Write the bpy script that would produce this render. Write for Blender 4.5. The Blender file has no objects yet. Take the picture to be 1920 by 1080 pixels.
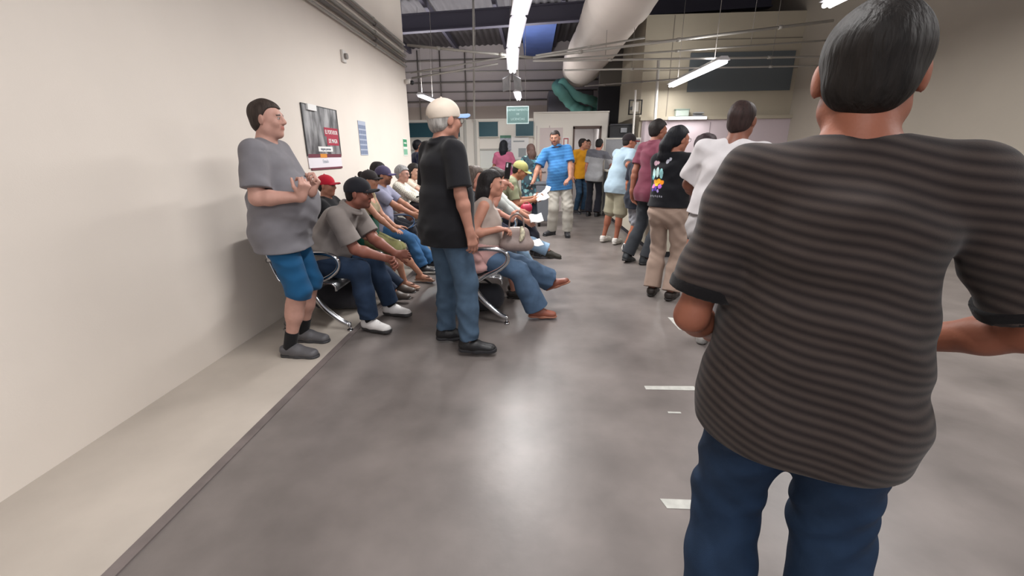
import bpy, bmesh, math, random
import numpy as np
from mathutils import Vector, Matrix
PI = math.pi
rad = math.radians
sc = bpy.context.scene
COL = sc.collection
random.seed(7)

# ------------------------------------------------------------------ camera, world, exposure
CAM_F = 812.0                       # focal length in pixels of a 1920 px wide frame
pitch = math.atan(251 / CAM_F)
yaw = math.atan(54 / math.hypot(CAM_F, 251))
roll = rad(0.6)
cd = bpy.data.cameras.new('camera')
cd.sensor_width = 36.0
cd.lens = CAM_F / 1920 * 36.0
cd.shift_x = 14 / 1920
cd.clip_end = 100
cd.clip_start = 0.05
cam = bpy.data.objects.new('camera', cd)
COL.objects.link(cam)
cF = Vector((-math.sin(yaw) * math.cos(pitch), math.cos(yaw) * math.cos(pitch), -math.sin(pitch)))
cR0 = Vector((math.cos(yaw), math.sin(yaw), 0))
cU0 = cR0.cross(cF)
cR = cR0 * math.cos(roll) - cU0 * math.sin(roll)
cU = cU0 * math.cos(roll) + cR0 * math.sin(roll)
M = Matrix((cR, cU, -cF)).transposed().to_4x4()
M.translation = Vector((0, 0, 1.37))
cam.matrix_world = M
sc.camera = cam

w = bpy.data.worlds.new('world')
sc.world = w
w.use_nodes = True
w.node_tree.nodes['Background'].inputs[0].default_value = (0.93, 0.92, 1.0, 1)
w.node_tree.nodes['Background'].inputs[1].default_value = 0.55
sc.view_settings.view_transform = 'Standard'
sc.view_settings.look = 'None'
sc.view_settings.gamma = 1
sc.view_settings.use_curve_mapping = False
sc.view_settings.exposure = 0.0


def area(name, loc, sx, sy, power, color=(1, 0.98, 0.96), rot=(0, 0, 0)):
    l = bpy.data.lights.new(name, 'AREA')
    l.shape = 'RECTANGLE'
    l.size, l.size_y = sx, sy
    l.energy = power
    l.color = color
    o = bpy.data.objects.new(name, l)
    COL.objects.link(o)
    o.location = loc
    o.rotation_euler = rot
    return o


# lamps of the ceiling fixtures (the fixtures themselves are built further down)
LAMPS = [  # x0, y0, x1, y1, z, power
    (-0.02, 4.35, -0.16, 5.70, 2.84, 60),
    (-0.17, 5.75, -0.29, 7.15, 2.82, 60),
    (-0.30, 7.20, -0.37, 8.85, 2.80, 60),
    (0.05, 1.2, 0.03, 2.6, 2.95, 55),
    (2.98, 7.7, 2.93, 10.2, 2.68, 50),
    (3.3, 3.2, 3.3, 5.8, 2.90, 70),
    (3.3, -0.6, 3.3, 2.0, 2.90, 70),
    (-0.3, -3.0, -0.3, -0.6, 2.95, 70),
    (-3.0, 12.4, -2.9, 13.8, 2.85, 130),
    (-0.40, 12.2, -0.40, 13.6, 2.85, 130),
    (-6.0, 10.0, -6.0, 13.0, 2.95, 200),  # added fixture, unseen behind the left wall, brightens the back hall
]


# ------------------------------------------------------------------ materials
def s2l(c):
    return tuple((v / 12.92 if v <= 0.04045 else ((v + 0.055) / 1.055) ** 2.4) for v in c[:3])


def hx(h):
    return tuple(int(h[i:i + 2], 16) / 255 for i in (0, 2, 4))


MATS = {}


def mat(name, color='808080', rough=0.6, metal=0.0, noise=0.0, nscale=8.0, bump=0.0, bscale=60.0, emit=0.0, attr=False,
        stretch=None, sheen=0.0, wr=0.0, spec=0.5, color2=None, sss=0.0, alpha=1.0, trans=0.0, detail=4.0):
    if name in MATS:
        return MATS[name]
    m = bpy.data.materials.new(name)
    m.use_nodes = True
    nt = m.node_tree
    b = nt.nodes['Principled BSDF']
    c = s2l(hx(color)) + (1,)
    b.inputs['Base Color'].default_value = c
    b.inputs['Roughness'].default_value = rough
    b.inputs['Metallic'].default_value = metal
    b.inputs['Specular IOR Level'].default_value = spec
    if sheen:
        b.inputs['Sheen Weight'].default_value = sheen
    if sss:
        b.inputs['Subsurface Weight'].default_value = sss
        b.inputs['Subsurface Radius'].default_value = (0.01, 0.004, 0.002)
    if trans:
        b.inputs['Transmission Weight'].default_value = trans
    tc = nt.nodes.new('ShaderNodeTexCoord')
    mp = nt.nodes.new('ShaderNodeMapping')
    nt.links.new(tc.outputs['Object'], mp.inputs[0])
    if stretch:
        mp.inputs['Scale'].default_value = stretch
    src = None
    if attr:
        at = nt.nodes.new('ShaderNodeAttribute')
        at.attribute_name = 'Col'
        src = at.outputs['Color']
    if noise:
        nz = nt.nodes.new('ShaderNodeTexNoise')
        nz.inputs['Scale'].default_value = nscale
        nz.inputs['Detail'].default_value = detail
        nt.links.new(mp.outputs[0], nz.inputs['Vector'])
        rm = nt.nodes.new('ShaderNodeMapRange')
        rm.inputs[1].default_value = 0.3
        rm.inputs[2].default_value = 0.7
        rm.inputs[3].default_value = 0.0
        rm.inputs[4].default_value = 1.0
        nt.links.new(nz.outputs[0], rm.inputs[0])
        mx = nt.nodes.new('ShaderNodeMix')
        mx.data_type = 'RGBA'
        if color2:
            mx.inputs[6].default_value = c
            mx.inputs[7].default_value = s2l(hx(color2)) + (1,)
        else:
            mx.blend_type = 'MULTIPLY'
            g1, g2 = 1 - noise, 1 + noise
            m2 = nt.nodes.new('ShaderNodeMapRange')
            m2.inputs[3].default_value = g1
            m2.inputs[4].default_value = g2
            nt.links.new(rm.outputs[0], m2.inputs[0])
            cb = nt.nodes.new('ShaderNodeCombineXYZ')
            for i in range(3):
                nt.links.new(m2.outputs[0], cb.inputs[i])
            nt.links.new(cb.outputs[0], mx.inputs[7])
            mx.inputs[0].default_value = 1
            if src:
                nt.links.new(src, mx.inputs[6])
            else:
                mx.inputs[6].default_value = c
        if color2:
            nt.links.new(rm.outputs[0], mx.inputs[0])
        src = mx.outputs[2]
    if src:
        nt.links.new(src, b.inputs['Base Color'])
    if bump:
        nb = nt.nodes.new('ShaderNodeTexNoise')
        nb.inputs['Scale'].default_value = bscale
        nb.inputs['Detail'].default_value = 3
        nt.links.new(mp.outputs[0], nb.inputs['Vector'])
        bp = nt.nodes.new('ShaderNodeBump')
        bp.inputs['Strength'].default_value = bump
        bp.inputs['Distance'].default_value = 0.01
        nt.links.new(nb.outputs[0], bp.inputs['Height'])
        if wr:
            mw = nt.nodes.new('ShaderNodeMapping')
            nt.links.new(tc.outputs['Object'], mw.inputs[0])
            mw.inputs['Scale'].default_value = (1, 1, 1.7)
            mw.inputs['Rotation'].default_value = (0.4, 0.5, 0.2)
            nw = nt.nodes.new('ShaderNodeTexNoise')
            nw.noise_type = 'RIDGED_MULTIFRACTAL'
            nw.inputs['Scale'].default_value = 5.0
            nw.inputs['Detail'].default_value = 2.0
            nw.inputs['Distortion'].default_value = 0.6
            nt.links.new(mw.outputs[0], nw.inputs['Vector'])
            b2 = nt.nodes.new('ShaderNodeBump')
            b2.inputs['Strength'].default_value = wr
            b2.inputs['Distance'].default_value = 0.03
            nt.links.new(nw.outputs[0], b2.inputs['Height'])
            nt.links.new(b2.outputs[0], bp.inputs['Normal'])
        nt.links.new(bp.outputs[0], b.inputs['Normal'])
    if emit:
        b.inputs['Emission Color'].default_value = c
        b.inputs['Emission Strength'].default_value = emit
    MATS[name] = m
    return m


SKIN = lambda: mat('skin', attr=True, rough=0.5, noise=0.06, nscale=25, bump=0.06, bscale=160, sss=0.02, spec=0.3)
CLOTH = lambda: mat('cloth', attr=True, rough=0.85, noise=0.07, nscale=9, bump=0.10, bscale=420, sheen=0.1, spec=0.2, wr=0.30)
DENIM = lambda: mat('denim', attr=True, rough=0.8, noise=0.22, nscale=11, bump=0.15, bscale=420, spec=0.2, detail=7, wr=0.38)
HAIR = lambda: mat('hair', attr=True, rough=0.62, noise=0.35, nscale=60, bump=0.5, bscale=90, stretch=(1, 1, 0.18), spec=0.25)
LEATH = lambda: mat('leather', attr=True, rough=0.45, noise=0.08, nscale=12, bump=0.15, bscale=150)


# ------------------------------------------------------------------ plain mesh helpers
class MB:
    """collects simple shapes and links them as ONE mesh object"""

    def __init__(s):
        s.v, s.f, s.m, s.mi, s.sm = [], [], [], 0, []

    def use(s, m):
        if m not in s.m:
            s.m.append(m)
        s.mi = s.m.index(m)
        return s

    def add(s, vs, fs, smooth=False):
        n = len(s.v)
        s.v += [tuple(v) for v in vs]
        for f in fs:
            s.f.append(([i + n for i in f], s.mi, smooth))
        return s

    def box(s, x0, x1, y0, y1, z0, z1):
        vs = [(x, y, z) for z in (z0, z1) for y in (y0, y1) for x in (x0, x1)]
        return s.add(vs, [(0, 2, 3, 1), (4, 5, 7, 6), (0, 1, 5, 4), (2, 6, 7, 3), (0, 4, 6, 2), (1, 3, 7, 5)])

    def prism(s, pts, z0, z1):
        """extrude an (x, y) outline from z0 to z1"""
        n = len(pts)
        vs = [(p[0], p[1], z0) for p in pts] + [(p[0], p[1], z1) for p in pts]
        fs = [tuple(range(n))[::-1], tuple(range(n, 2 * n))] + [(i, (i + 1) % n, n + (i + 1) % n, n + i) for i in range(n)]
        return s.add(vs, fs)

    def sheet(s, prof, y0, y1, t=0.004):
        """a bent sheet: profile in (x, z), swept along y, thickness t"""
        P = [Vector((p[0], p[1])) for p in prof]
        N = []
        for i in range(len(P)):
            d = (P[min(i + 1, len(P) - 1)] - P[max(i - 1, 0)]).normalized()
            N.append(Vector((-d.y, d.x)))
        loop = [p + n * t / 2 for p, n in zip(P, N)] + [p - n * t / 2 for p, n in reversed(list(zip(P, N)))]
        n = len(loop)
        vs = [(p.x, y0, p.y) for p in loop] + [(p.x, y1, p.y) for p in loop]
        fs = [(i, (i + 1) % n, n + (i + 1) % n, n + i) for i in range(n)]
        k = len(P)
        for i in range(k - 1):
            fs.append((i, n - 1 - i, n - 2 - i, i + 1))
            fs.append((n + i, n + i + 1, 2 * n - 2 - i, 2 * n - 1 - i))
        return s.add(vs, fs, True)

    def tube(s, pts, r, seg=10, flat=1.0, closed=False):
        P = [Vector(p) for p in pts]
        R = r if isinstance(r, (list, tuple)) else [r] * len(P)
        n = len(P)
        rings = []
        up = None
        for i, p in enumerate(P):
            a = P[(i - 1) % n] if closed else P[max(i - 1, 0)]
            b = P[(i + 1) % n] if closed else P[min(i + 1, n - 1)]
            t = (b - a).normalized()
            if up is None:
                up = Vector((0, 0, 1)) if abs(t.z) < 0.9 else Vector((0, 1, 0))
            sd = t.cross(up).normalized()
            up = sd.cross(t).normalized()
            rings.append([p + (sd * math.cos(2 * PI * k / seg) + up * flat * math.sin(2 * PI * k / seg)) * R[i] for k in range(seg)])
        vs = [v for rg in rings for v in rg]
        fs = []
        for i in range(n if closed else n - 1):
            for k in range(seg):
                j = (i + 1) % n
                fs.append((i * seg + k, i * seg + (k + 1) % seg, j * seg + (k + 1) % seg, j * seg + k))
        s.add(vs, fs, True)
        if not closed:
            m = len(s.v) - len(vs)
            s.f.append(([m + k for k in range(seg)][::-1], s.mi, False))
            s.f.append(([m + (n - 1) * seg + k for k in range(seg)], s.mi, False))
        return s

    def ball(s, c, r, u=14, v=9):
        c = Vector(c)
        r = r if isinstance(r, (tuple, list)) else (r, r, r)
        vs = [c + Vector((0, 0, r[2]))]
        for i in range(1, v):
            t = PI * i / v
            for k in range(u):
                f = 2 * PI * k / u
                vs.append(c + Vector((r[0] * math.sin(t) * math.cos(f), r[1] * math.sin(t) * math.sin(f), r[2] * math.cos(t))))
        vs.append(c - Vector((0, 0, r[2])))
        fs = [(0, 1 + k, 1 + (k + 1) % u) for k in range(u)]
        for i in range(v - 2):
            for k in range(u):
                a, b = 1 + i * u + k, 1 + i * u + (k + 1) % u
                fs.append((a, a + u, b + u, b))
        e = len(vs) - 1
        fs += [(e, e - u + (k + 1) % u, e - u + k) for k in range(u)]
        return s.add(vs, fs, True)

    def build(s, name, m=None, parent=None, loc=None, bevel=0):
        me = bpy.data.meshes.new(name)
        me.from_pydata(s.v, [], [f[0] for f in s.f])
        for mm in ([m] if m else s.m):
            me.materials.append(mm)
        me.polygons.foreach_set('material_index', [0 if m else f[1] for f in s.f])
        me.polygons.foreach_set('use_smooth', [f[2] for f in s.f])
        me.update()
        o = bpy.data.objects.new(name, me)
        COL.objects.link(o)
        if loc:
            o.location = loc
        if parent:
            o.parent = parent
        if bevel:
            b = o.modifiers.new('b', 'BEVEL')
            b.width = bevel
            b.segments = 2
            b.limit_method = 'ANGLE'
        return o


def tag(o, label=None, cat=None, group=None, kind=None):
    if label:
        o['label'] = label
    if cat:
        o['category'] = cat
    if group:
        o['group'] = group
    if kind:
        o['kind'] = kind
    return o


def empty(name, loc, label=None, cat=None, group=None, rz=0):
    o = bpy.data.objects.new(name, None)
    COL.objects.link(o)
    o.location = loc
    o.rotation_euler = (0, 0, rz)
    o.empty_display_size = 0.1
    return tag(o, label, cat, group)


def struct(name, mb, m=None, **k):
    return tag(mb.build(name, m, **k), kind='structure')


def text(name, body, size, loc, rot, m, parent, ext=0.001, align='CENTER', sx=1.0):
    cu = bpy.data.curves.new(name, 'FONT')
    cu.body = body
    cu.size = size
    cu.align_x = align
    cu.align_y = 'CENTER'
    cu.extrude = ext
    cu.offset = size * 0.012
    o = bpy.data.objects.new(name, cu)
    cu.materials.append(m)
    COL.objects.link(o)
    o.location = loc
    o.rotation_euler = rot
    o.scale = (sx, 1, 1)
    bpy.context.view_layer.update()
    me = bpy.data.meshes.new_from_object(o.evaluated_get(bpy.context.evaluated_depsgraph_get()))
    q = bpy.data.objects.new(name, me)
    COL.objects.link(q)
    q.location, q.rotation_euler, q.scale, q.parent = o.location, o.rotation_euler, o.scale, parent
    bpy.data.objects.remove(o)
    q.name = name
    return q


def arc(pts, n=6):
    """Catmull-Rom smoothing of a polyline"""
    P = [Vector(p) for p in pts]
    out = []
    for i in range(len(P) - 1):
        p0, p1, p2, p3 = P[max(i - 1, 0)], P[i], P[i + 1], P[min(i + 2, len(P) - 1)]
        for k in range(n):
            t = k / n
            out.append(0.5 * ((2 * p1) + (p2 - p0) * t + (2 * p0 - 5 * p1 + 4 * p2 - p3) * t * t + (3 * p1 - p0 - 3 * p2 + p3) * t ** 3))
    out.append(P[-1])
    return out


# ------------------------------------------------------------------ organic surfaces: smooth unions of tapered limbs, meshed as one skin
A = lambda *v: np.array(v, dtype=float)


def unit(v):
    v = np.asarray(v, float)
    return v / (np.linalg.norm(v) + 1e-9)


class Field:
    def __init__(s):
        s.p = []

    def cap(s, a, b, ra, rb, k=0.03, cut=None, neg=False):
        s.p.append(('c', np.asarray(a, float), np.asarray(b, float), ra, rb, k, cut, neg, None, None))
        return s

    def acap(s, a, b, R, ra, rb, k=0.03, cut=None, neg=False, mask=None):
        s.p.append(('a', np.asarray(a, float), np.asarray(b, float), np.asarray(ra, float), np.asarray(rb, float), k, cut, neg, R, mask))
        return s

    def ell(s, c, R, r, k=0.03, cut=None, neg=False, mask=None):
        return s.acap(c, c, R, r, r, k, cut, neg, mask)

    def ring(s, c, R, big, r, k=0.005, cut=None):
        s.p.append(('r', np.asarray(c, float), np.asarray(big, float), r, 0, k, cut, False, R, None))
        return s

    def mesh(s, name, vox, m, parent, disp=None, post=None, color=None, origin=(0, 0, 0), smooth=1):
        lo, hi = [], []
        for q in s.p:
            if q[7]:
                continue
            if q[0] == 'r':
                e = float(np.max(q[2])) + q[3]
                lo.append(q[1] - e), hi.append(q[1] + e)
            else:
                e0, e1 = float(np.max(q[3])), float(np.max(q[4]))
                lo.append(np.minimum(q[1] - e0, q[2] - e1)), hi.append(np.maximum(q[1] + e0, q[2] + e1))
        pad = 3 * vox + 0.012
        lo, hi = np.min(lo, 0) - pad, np.max(hi, 0) + pad
        n = np.ceil((hi - lo) / vox).astype(int) + 1
        ax = [(lo[i] + vox * np.arange(n[i])).astype(np.float32) for i in range(3)]
        D = np.full(n, 0.3, np.float32)
        for q in s.p:
            typ, a, b, ra, rb, k, cut, neg, R, mask = q
            mg = k + 2.5 * vox + 0.01
            if typ == 'r':
                e = float(np.max(b)) + ra
                l, h = a - e - mg, a + e + mg
            else:
                e0, e1 = float(np.max(ra)), float(np.max(rb))
                l, h = np.minimum(a - e0, b - e1) - mg, np.maximum(a + e0, b + e1) + mg
            i0 = np.maximum(np.floor((l - lo) / vox).astype(int), 0)
            i1 = np.minimum(np.ceil((h - lo) / vox).astype(int) + 1, n)
            if np.any(i1 <= i0):
                continue
            sl = tuple(slice(i0[j], i1[j]) for j in range(3))
            X = ax[0][sl[0]][:, None, None]
            Y = ax[1][sl[1]][None, :, None]
            Z = ax[2][sl[2]][None, None, :]
            px, py, pz = X - a[0], Y - a[1], Z - a[2]
            if typ == 'r':
                u = px * R[0, 0] + py * R[1, 0] + pz * R[2, 0]
                v = px * R[0, 1] + py * R[1, 1] + pz * R[2, 1]
                t = px * R[0, 2] + py * R[1, 2] + pz * R[2, 2]
                rr = np.sqrt((u / b[0]) ** 2 + (v / b[1]) ** 2) + 1e-6
                d = np.sqrt(((rr - 1) * min(b[0], b[1])) ** 2 + t * t) - ra
            else:
                ab = b - a
                L = float(ab @ ab)
                if L > 1e-10:
                    t = np.clip((px * ab[0] + py * ab[1] + pz * ab[2]) / L, 0, 1)
                    px, py, pz = px - t * ab[0], py - t * ab[1], pz - t * ab[2]
                else:
                    t = 0.0
                if typ == 'c':
                    d = np.sqrt(px * px + py * py + pz * pz) - (ra + (rb - ra) * t)
                else:
                    u = px * R[0, 0] + py * R[1, 0] + pz * R[2, 0]
                    v = px * R[0, 1] + py * R[1, 1] + pz * R[2, 1]
                    w_ = px * R[0, 2] + py * R[1, 2] + pz * R[2, 2]
                    r0, r1, r2 = (ra[j] + (rb[j] - ra[j]) * t for j in range(3))
                    u0, v0, w0 = u / r0, v / r1, w_ / r2
                    k0 = np.sqrt(u0 * u0 + v0 * v0 + w0 * w0)
                    k1 = np.sqrt((u0 / r0) ** 2 + (v0 / r1) ** 2 + (w0 / r2) ** 2) + 1e-6
                    d = k0 * (k0 - 1) / k1
                    d = np.where(k0 < 0.4, -0.5 * min(float(np.min(ra)), float(np.min(rb))), d)
                    if mask is not None:
                        d = np.maximum(d, mask(u, v, w_))
            if cut:
                for cp, cn in cut:
                    d = np.maximum(d, (X - cp[0]) * cn[0] + (Y - cp[1]) * cn[1] + (Z - cp[2]) * cn[2])
            o = D[sl]
            if neg:
                hh = np.maximum(k - np.abs(o + d), 0) / k
                D[sl] = np.maximum(o, -d) + hh * hh * k * 0.25
            else:
                hh = np.maximum(k - np.abs(o - d), 0) / k
                D[sl] = np.minimum(o, d) - hh * hh * k * 0.25
        if disp is not None or post is not None:
            idx = np.nonzero(D < 0.05)
            P = [ax[j][idx[j]] for j in range(3)]
            val = D[idx]
            if disp is not None:
                val = val + np.where(np.abs(val) < 0.05, disp(P[0], P[1], P[2]), 0)
            if post is not None:
                val = post(P[0], P[1], P[2], val)
            D[idx] = val
        V, F = nets(D, lo, vox)
        if len(V) == 0:
            print('EMPTY', name)
            return None
        if smooth:
            V = relax(V, F, smooth)
        me = bpy.data.meshes.new(name)
        o3 = np.asarray(origin, float)
        me.vertices.add(len(V))
        me.vertices.foreach_set('co', (V - o3).astype(np.float32).ravel())
        me.loops.add(len(F) * 4)
        me.loops.foreach_set('vertex_index', F.astype(np.int32).ravel())
        me.polygons.add(len(F))
        me.polygons.foreach_set('loop_start', np.arange(0, len(F) * 4, 4, dtype=np.int32))
        try:
            me.polygons.foreach_set('loop_total', np.full(len(F), 4, np.int32))
        except Exception:
            pass
        me.polygons.foreach_set('use_smooth', np.ones(len(F), bool))
        me.materials.append(m)
        me.update(calc_edges=True)
        if color is not None:
            c = color(V) if callable(color) else np.tile(np.array(color, float), (len(V), 1))
            c = np.where(c <= 0.04045, c / 12.92, ((np.clip(c, 0, 1) + 0.055) / 1.055) ** 2.4)
            at = me.color_attributes.new('Col', 'FLOAT_COLOR', 'POINT')
            at.data.foreach_set('color', np.concatenate([c, np.ones((len(V), 1))], 1).astype(np.float32).ravel())
        ob = bpy.data.objects.new(name, me)
        COL.objects.link(ob)
        if parent is not None:
            ob.parent = parent
        return ob


def nets(D, lo, vox):
    S = D < 0
    n = np.array(D.shape)
    c = n - 1
    any_, all_ = None, None
    for i in (0, 1):
        for j in (0, 1):
            for k in (0, 1):
                q = S[i:i + c[0], j:j + c[1], k:k + c[2]]
                any_ = q.copy() if any_ is None else any_ | q
                all_ = q.copy() if all_ is None else all_ & q
    act = any_ & ~all_
    I = np.argwhere(act)
    if len(I) == 0:
        return np.zeros((0, 3)), np.zeros((0, 4), int)
    idm = np.full(act.shape, -1, np.int32)
    idm[act] = np.arange(len(I))
    off = np.array([(i, j, k) for i in (0, 1) for j in (0, 1) for k in (0, 1)])
    cv = np.stack([D[I[:, 0] + o[0], I[:, 1] + o[1], I[:, 2] + o[2]] for o in off], 1)
    sm = np.zeros((len(I), 3))
    ct = np.zeros(len(I))
    for a in range(8):
        for b in range(a + 1, 8):
            if np.abs(off[a] - off[b]).sum() != 1:
                continue
            va, vb = cv[:, a], cv[:, b]
            x = (va < 0) != (vb < 0)
            t = np.where(x, va / np.where(x, va - vb, 1), 0)
            sm += np.where(x[:, None], off[a] + t[:, None] * (off[b] - off[a]), 0)
            ct += x
    V = lo + vox * (I + sm / ct[:, None])
    Fs = []
    for ax_ in range(3):
        a1, a2 = [(1, 2), (2, 0), (0, 1)][ax_]
        s0 = [slice(1, -1)] * 3
        s1 = [slice(1, -1)] * 3
        s0[ax_], s1[ax_] = slice(0, -1), slice(1, None)
        A0, A1 = S[tuple(s0)], S[tuple(s1)]
        E_ = np.argwhere(A0 != A1)
        if len(E_) == 0:
            continue
        e = E_.copy()
        for j in range(3):
            if j != ax_:
                e[:, j] += 1
        inside = S[e[:, 0], e[:, 1], e[:, 2]]
        q = []
        for d1, d2 in ((0, 0), (-1, 0), (-1, -1), (0, -1)):
            c_ = e.copy()
            c_[:, a1] += d1
            c_[:, a2] += d2
            q.append(idm[c_[:, 0], c_[:, 1], c_[:, 2]])
        q = np.stack(q, 1)
        q[~inside] = q[~inside][:, ::-1]
        Fs.append(q[(q >= 0).all(1)])
    return V, np.concatenate(Fs)


def relax(V, F, it=1, lam=0.5):
    e = np.concatenate([F[:, [0, 1]], F[:, [1, 2]], F[:, [2, 3]], F[:, [3, 0]]])
    nv = len(V)
    for _ in range(it):
        ct = np.bincount(e[:, 0], minlength=nv) + np.bincount(e[:, 1], minlength=nv)
        acc = np.stack([np.bincount(e[:, 0], V[e[:, 1], j], nv) + np.bincount(e[:, 1], V[e[:, 0], j], nv) for j in range(3)], 1)
        V = V + lam * (acc / np.maximum(ct, 1)[:, None] - V)
    return V


def folds(amp, fz=40, seed=0, vert=False):
    """cloth folds as a small displacement of the surface"""
    ph = seed * 1.7

    def f(x, y, z):
        if vert:
            q = np.sin(fz * x + 2.5 * np.sin(5 * z + ph) + ph) * np.sin(fz * 0.8 * y + 2 * np.sin(4 * z) + 2 * ph)
        else:
            wx = 0.030 * np.sin(9 * z + 5 * y + ph) + 0.018 * np.sin(17 * z - 9 * x + 2 * ph)
            wz = 0.045 * np.sin(6 * x + 1.3 * ph) * np.sin(7 * y + ph) + 0.020 * np.sin(15 * x + 12 * y)
            g1 = np.abs(np.sin(fz * (z + wz + 0.55 * (x + wx)) + ph))
            g2 = np.abs(np.sin(0.8 * fz * (z + wz - 0.7 * (x - y) + wx) + 2 * ph))
            m_ = 0.5 + 0.5 * np.sin(8 * x + 7 * z + ph) * np.sin(9 * y - 6 * z + 2 * ph)
            m2 = np.clip(0.35 + 0.9 * np.sin(5.5 * z + 4 * x + 3 * y + 3 * ph), 0.12, 1)
            q = ((g1 ** 1.6) * m_ + (g2 ** 1.6) * (1 - m_) - 0.55) * 1.7 * m2
        return (amp * q).astype(np.float32)
    return f


# ------------------------------------------------------------------ people
def Rz(a):
    """columns: right, forward, up of someone heading a degrees (0 = +Y, 90 = +X)"""
    a = rad(a)
    return np.array([[math.cos(a), math.sin(a), 0], [-math.sin(a), math.cos(a), 0], [0, 0, 1.0]])


def turn(R, yaw_=0, fwd=0, side=0):
    y, f, s = rad(yaw_), rad(fwd), rad(side)
    l, w_, u = R[:, 0], R[:, 1], R[:, 2]
    l, w_ = l * math.cos(y) - w_ * math.sin(y), w_ * math.cos(y) + l * math.sin(y)
    u, w_ = u * math.cos(f) + w_ * math.sin(f), w_ * math.cos(f) - u * math.sin(f)
    u, l = u * math.cos(s) + l * math.sin(s), l * math.cos(s) - u * math.sin(s)
    return np.stack([l, w_, u], 1)


def ik(S, T, l1, l2, hint):
    d = T - S
    L = np.linalg.norm(d)
    L2 = min(L, (l1 + l2) * 0.995)
    d = d / L
    T = S + d * L2
    t = (l1 * l1 - l2 * l2 + L2 * L2) / (2 * L2)
    h = math.sqrt(max(l1 * l1 - t * t, 0))
    p = np.asarray(hint, float)
    p = unit(p - d * (p @ d))
    return S + d * t + p * h, T


SK = {'tan': 'b98068', 'brown': '946049', 'light': 'd0a08c', 'pink': 'c48478', 'dark': '7d4f3c'}


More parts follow.
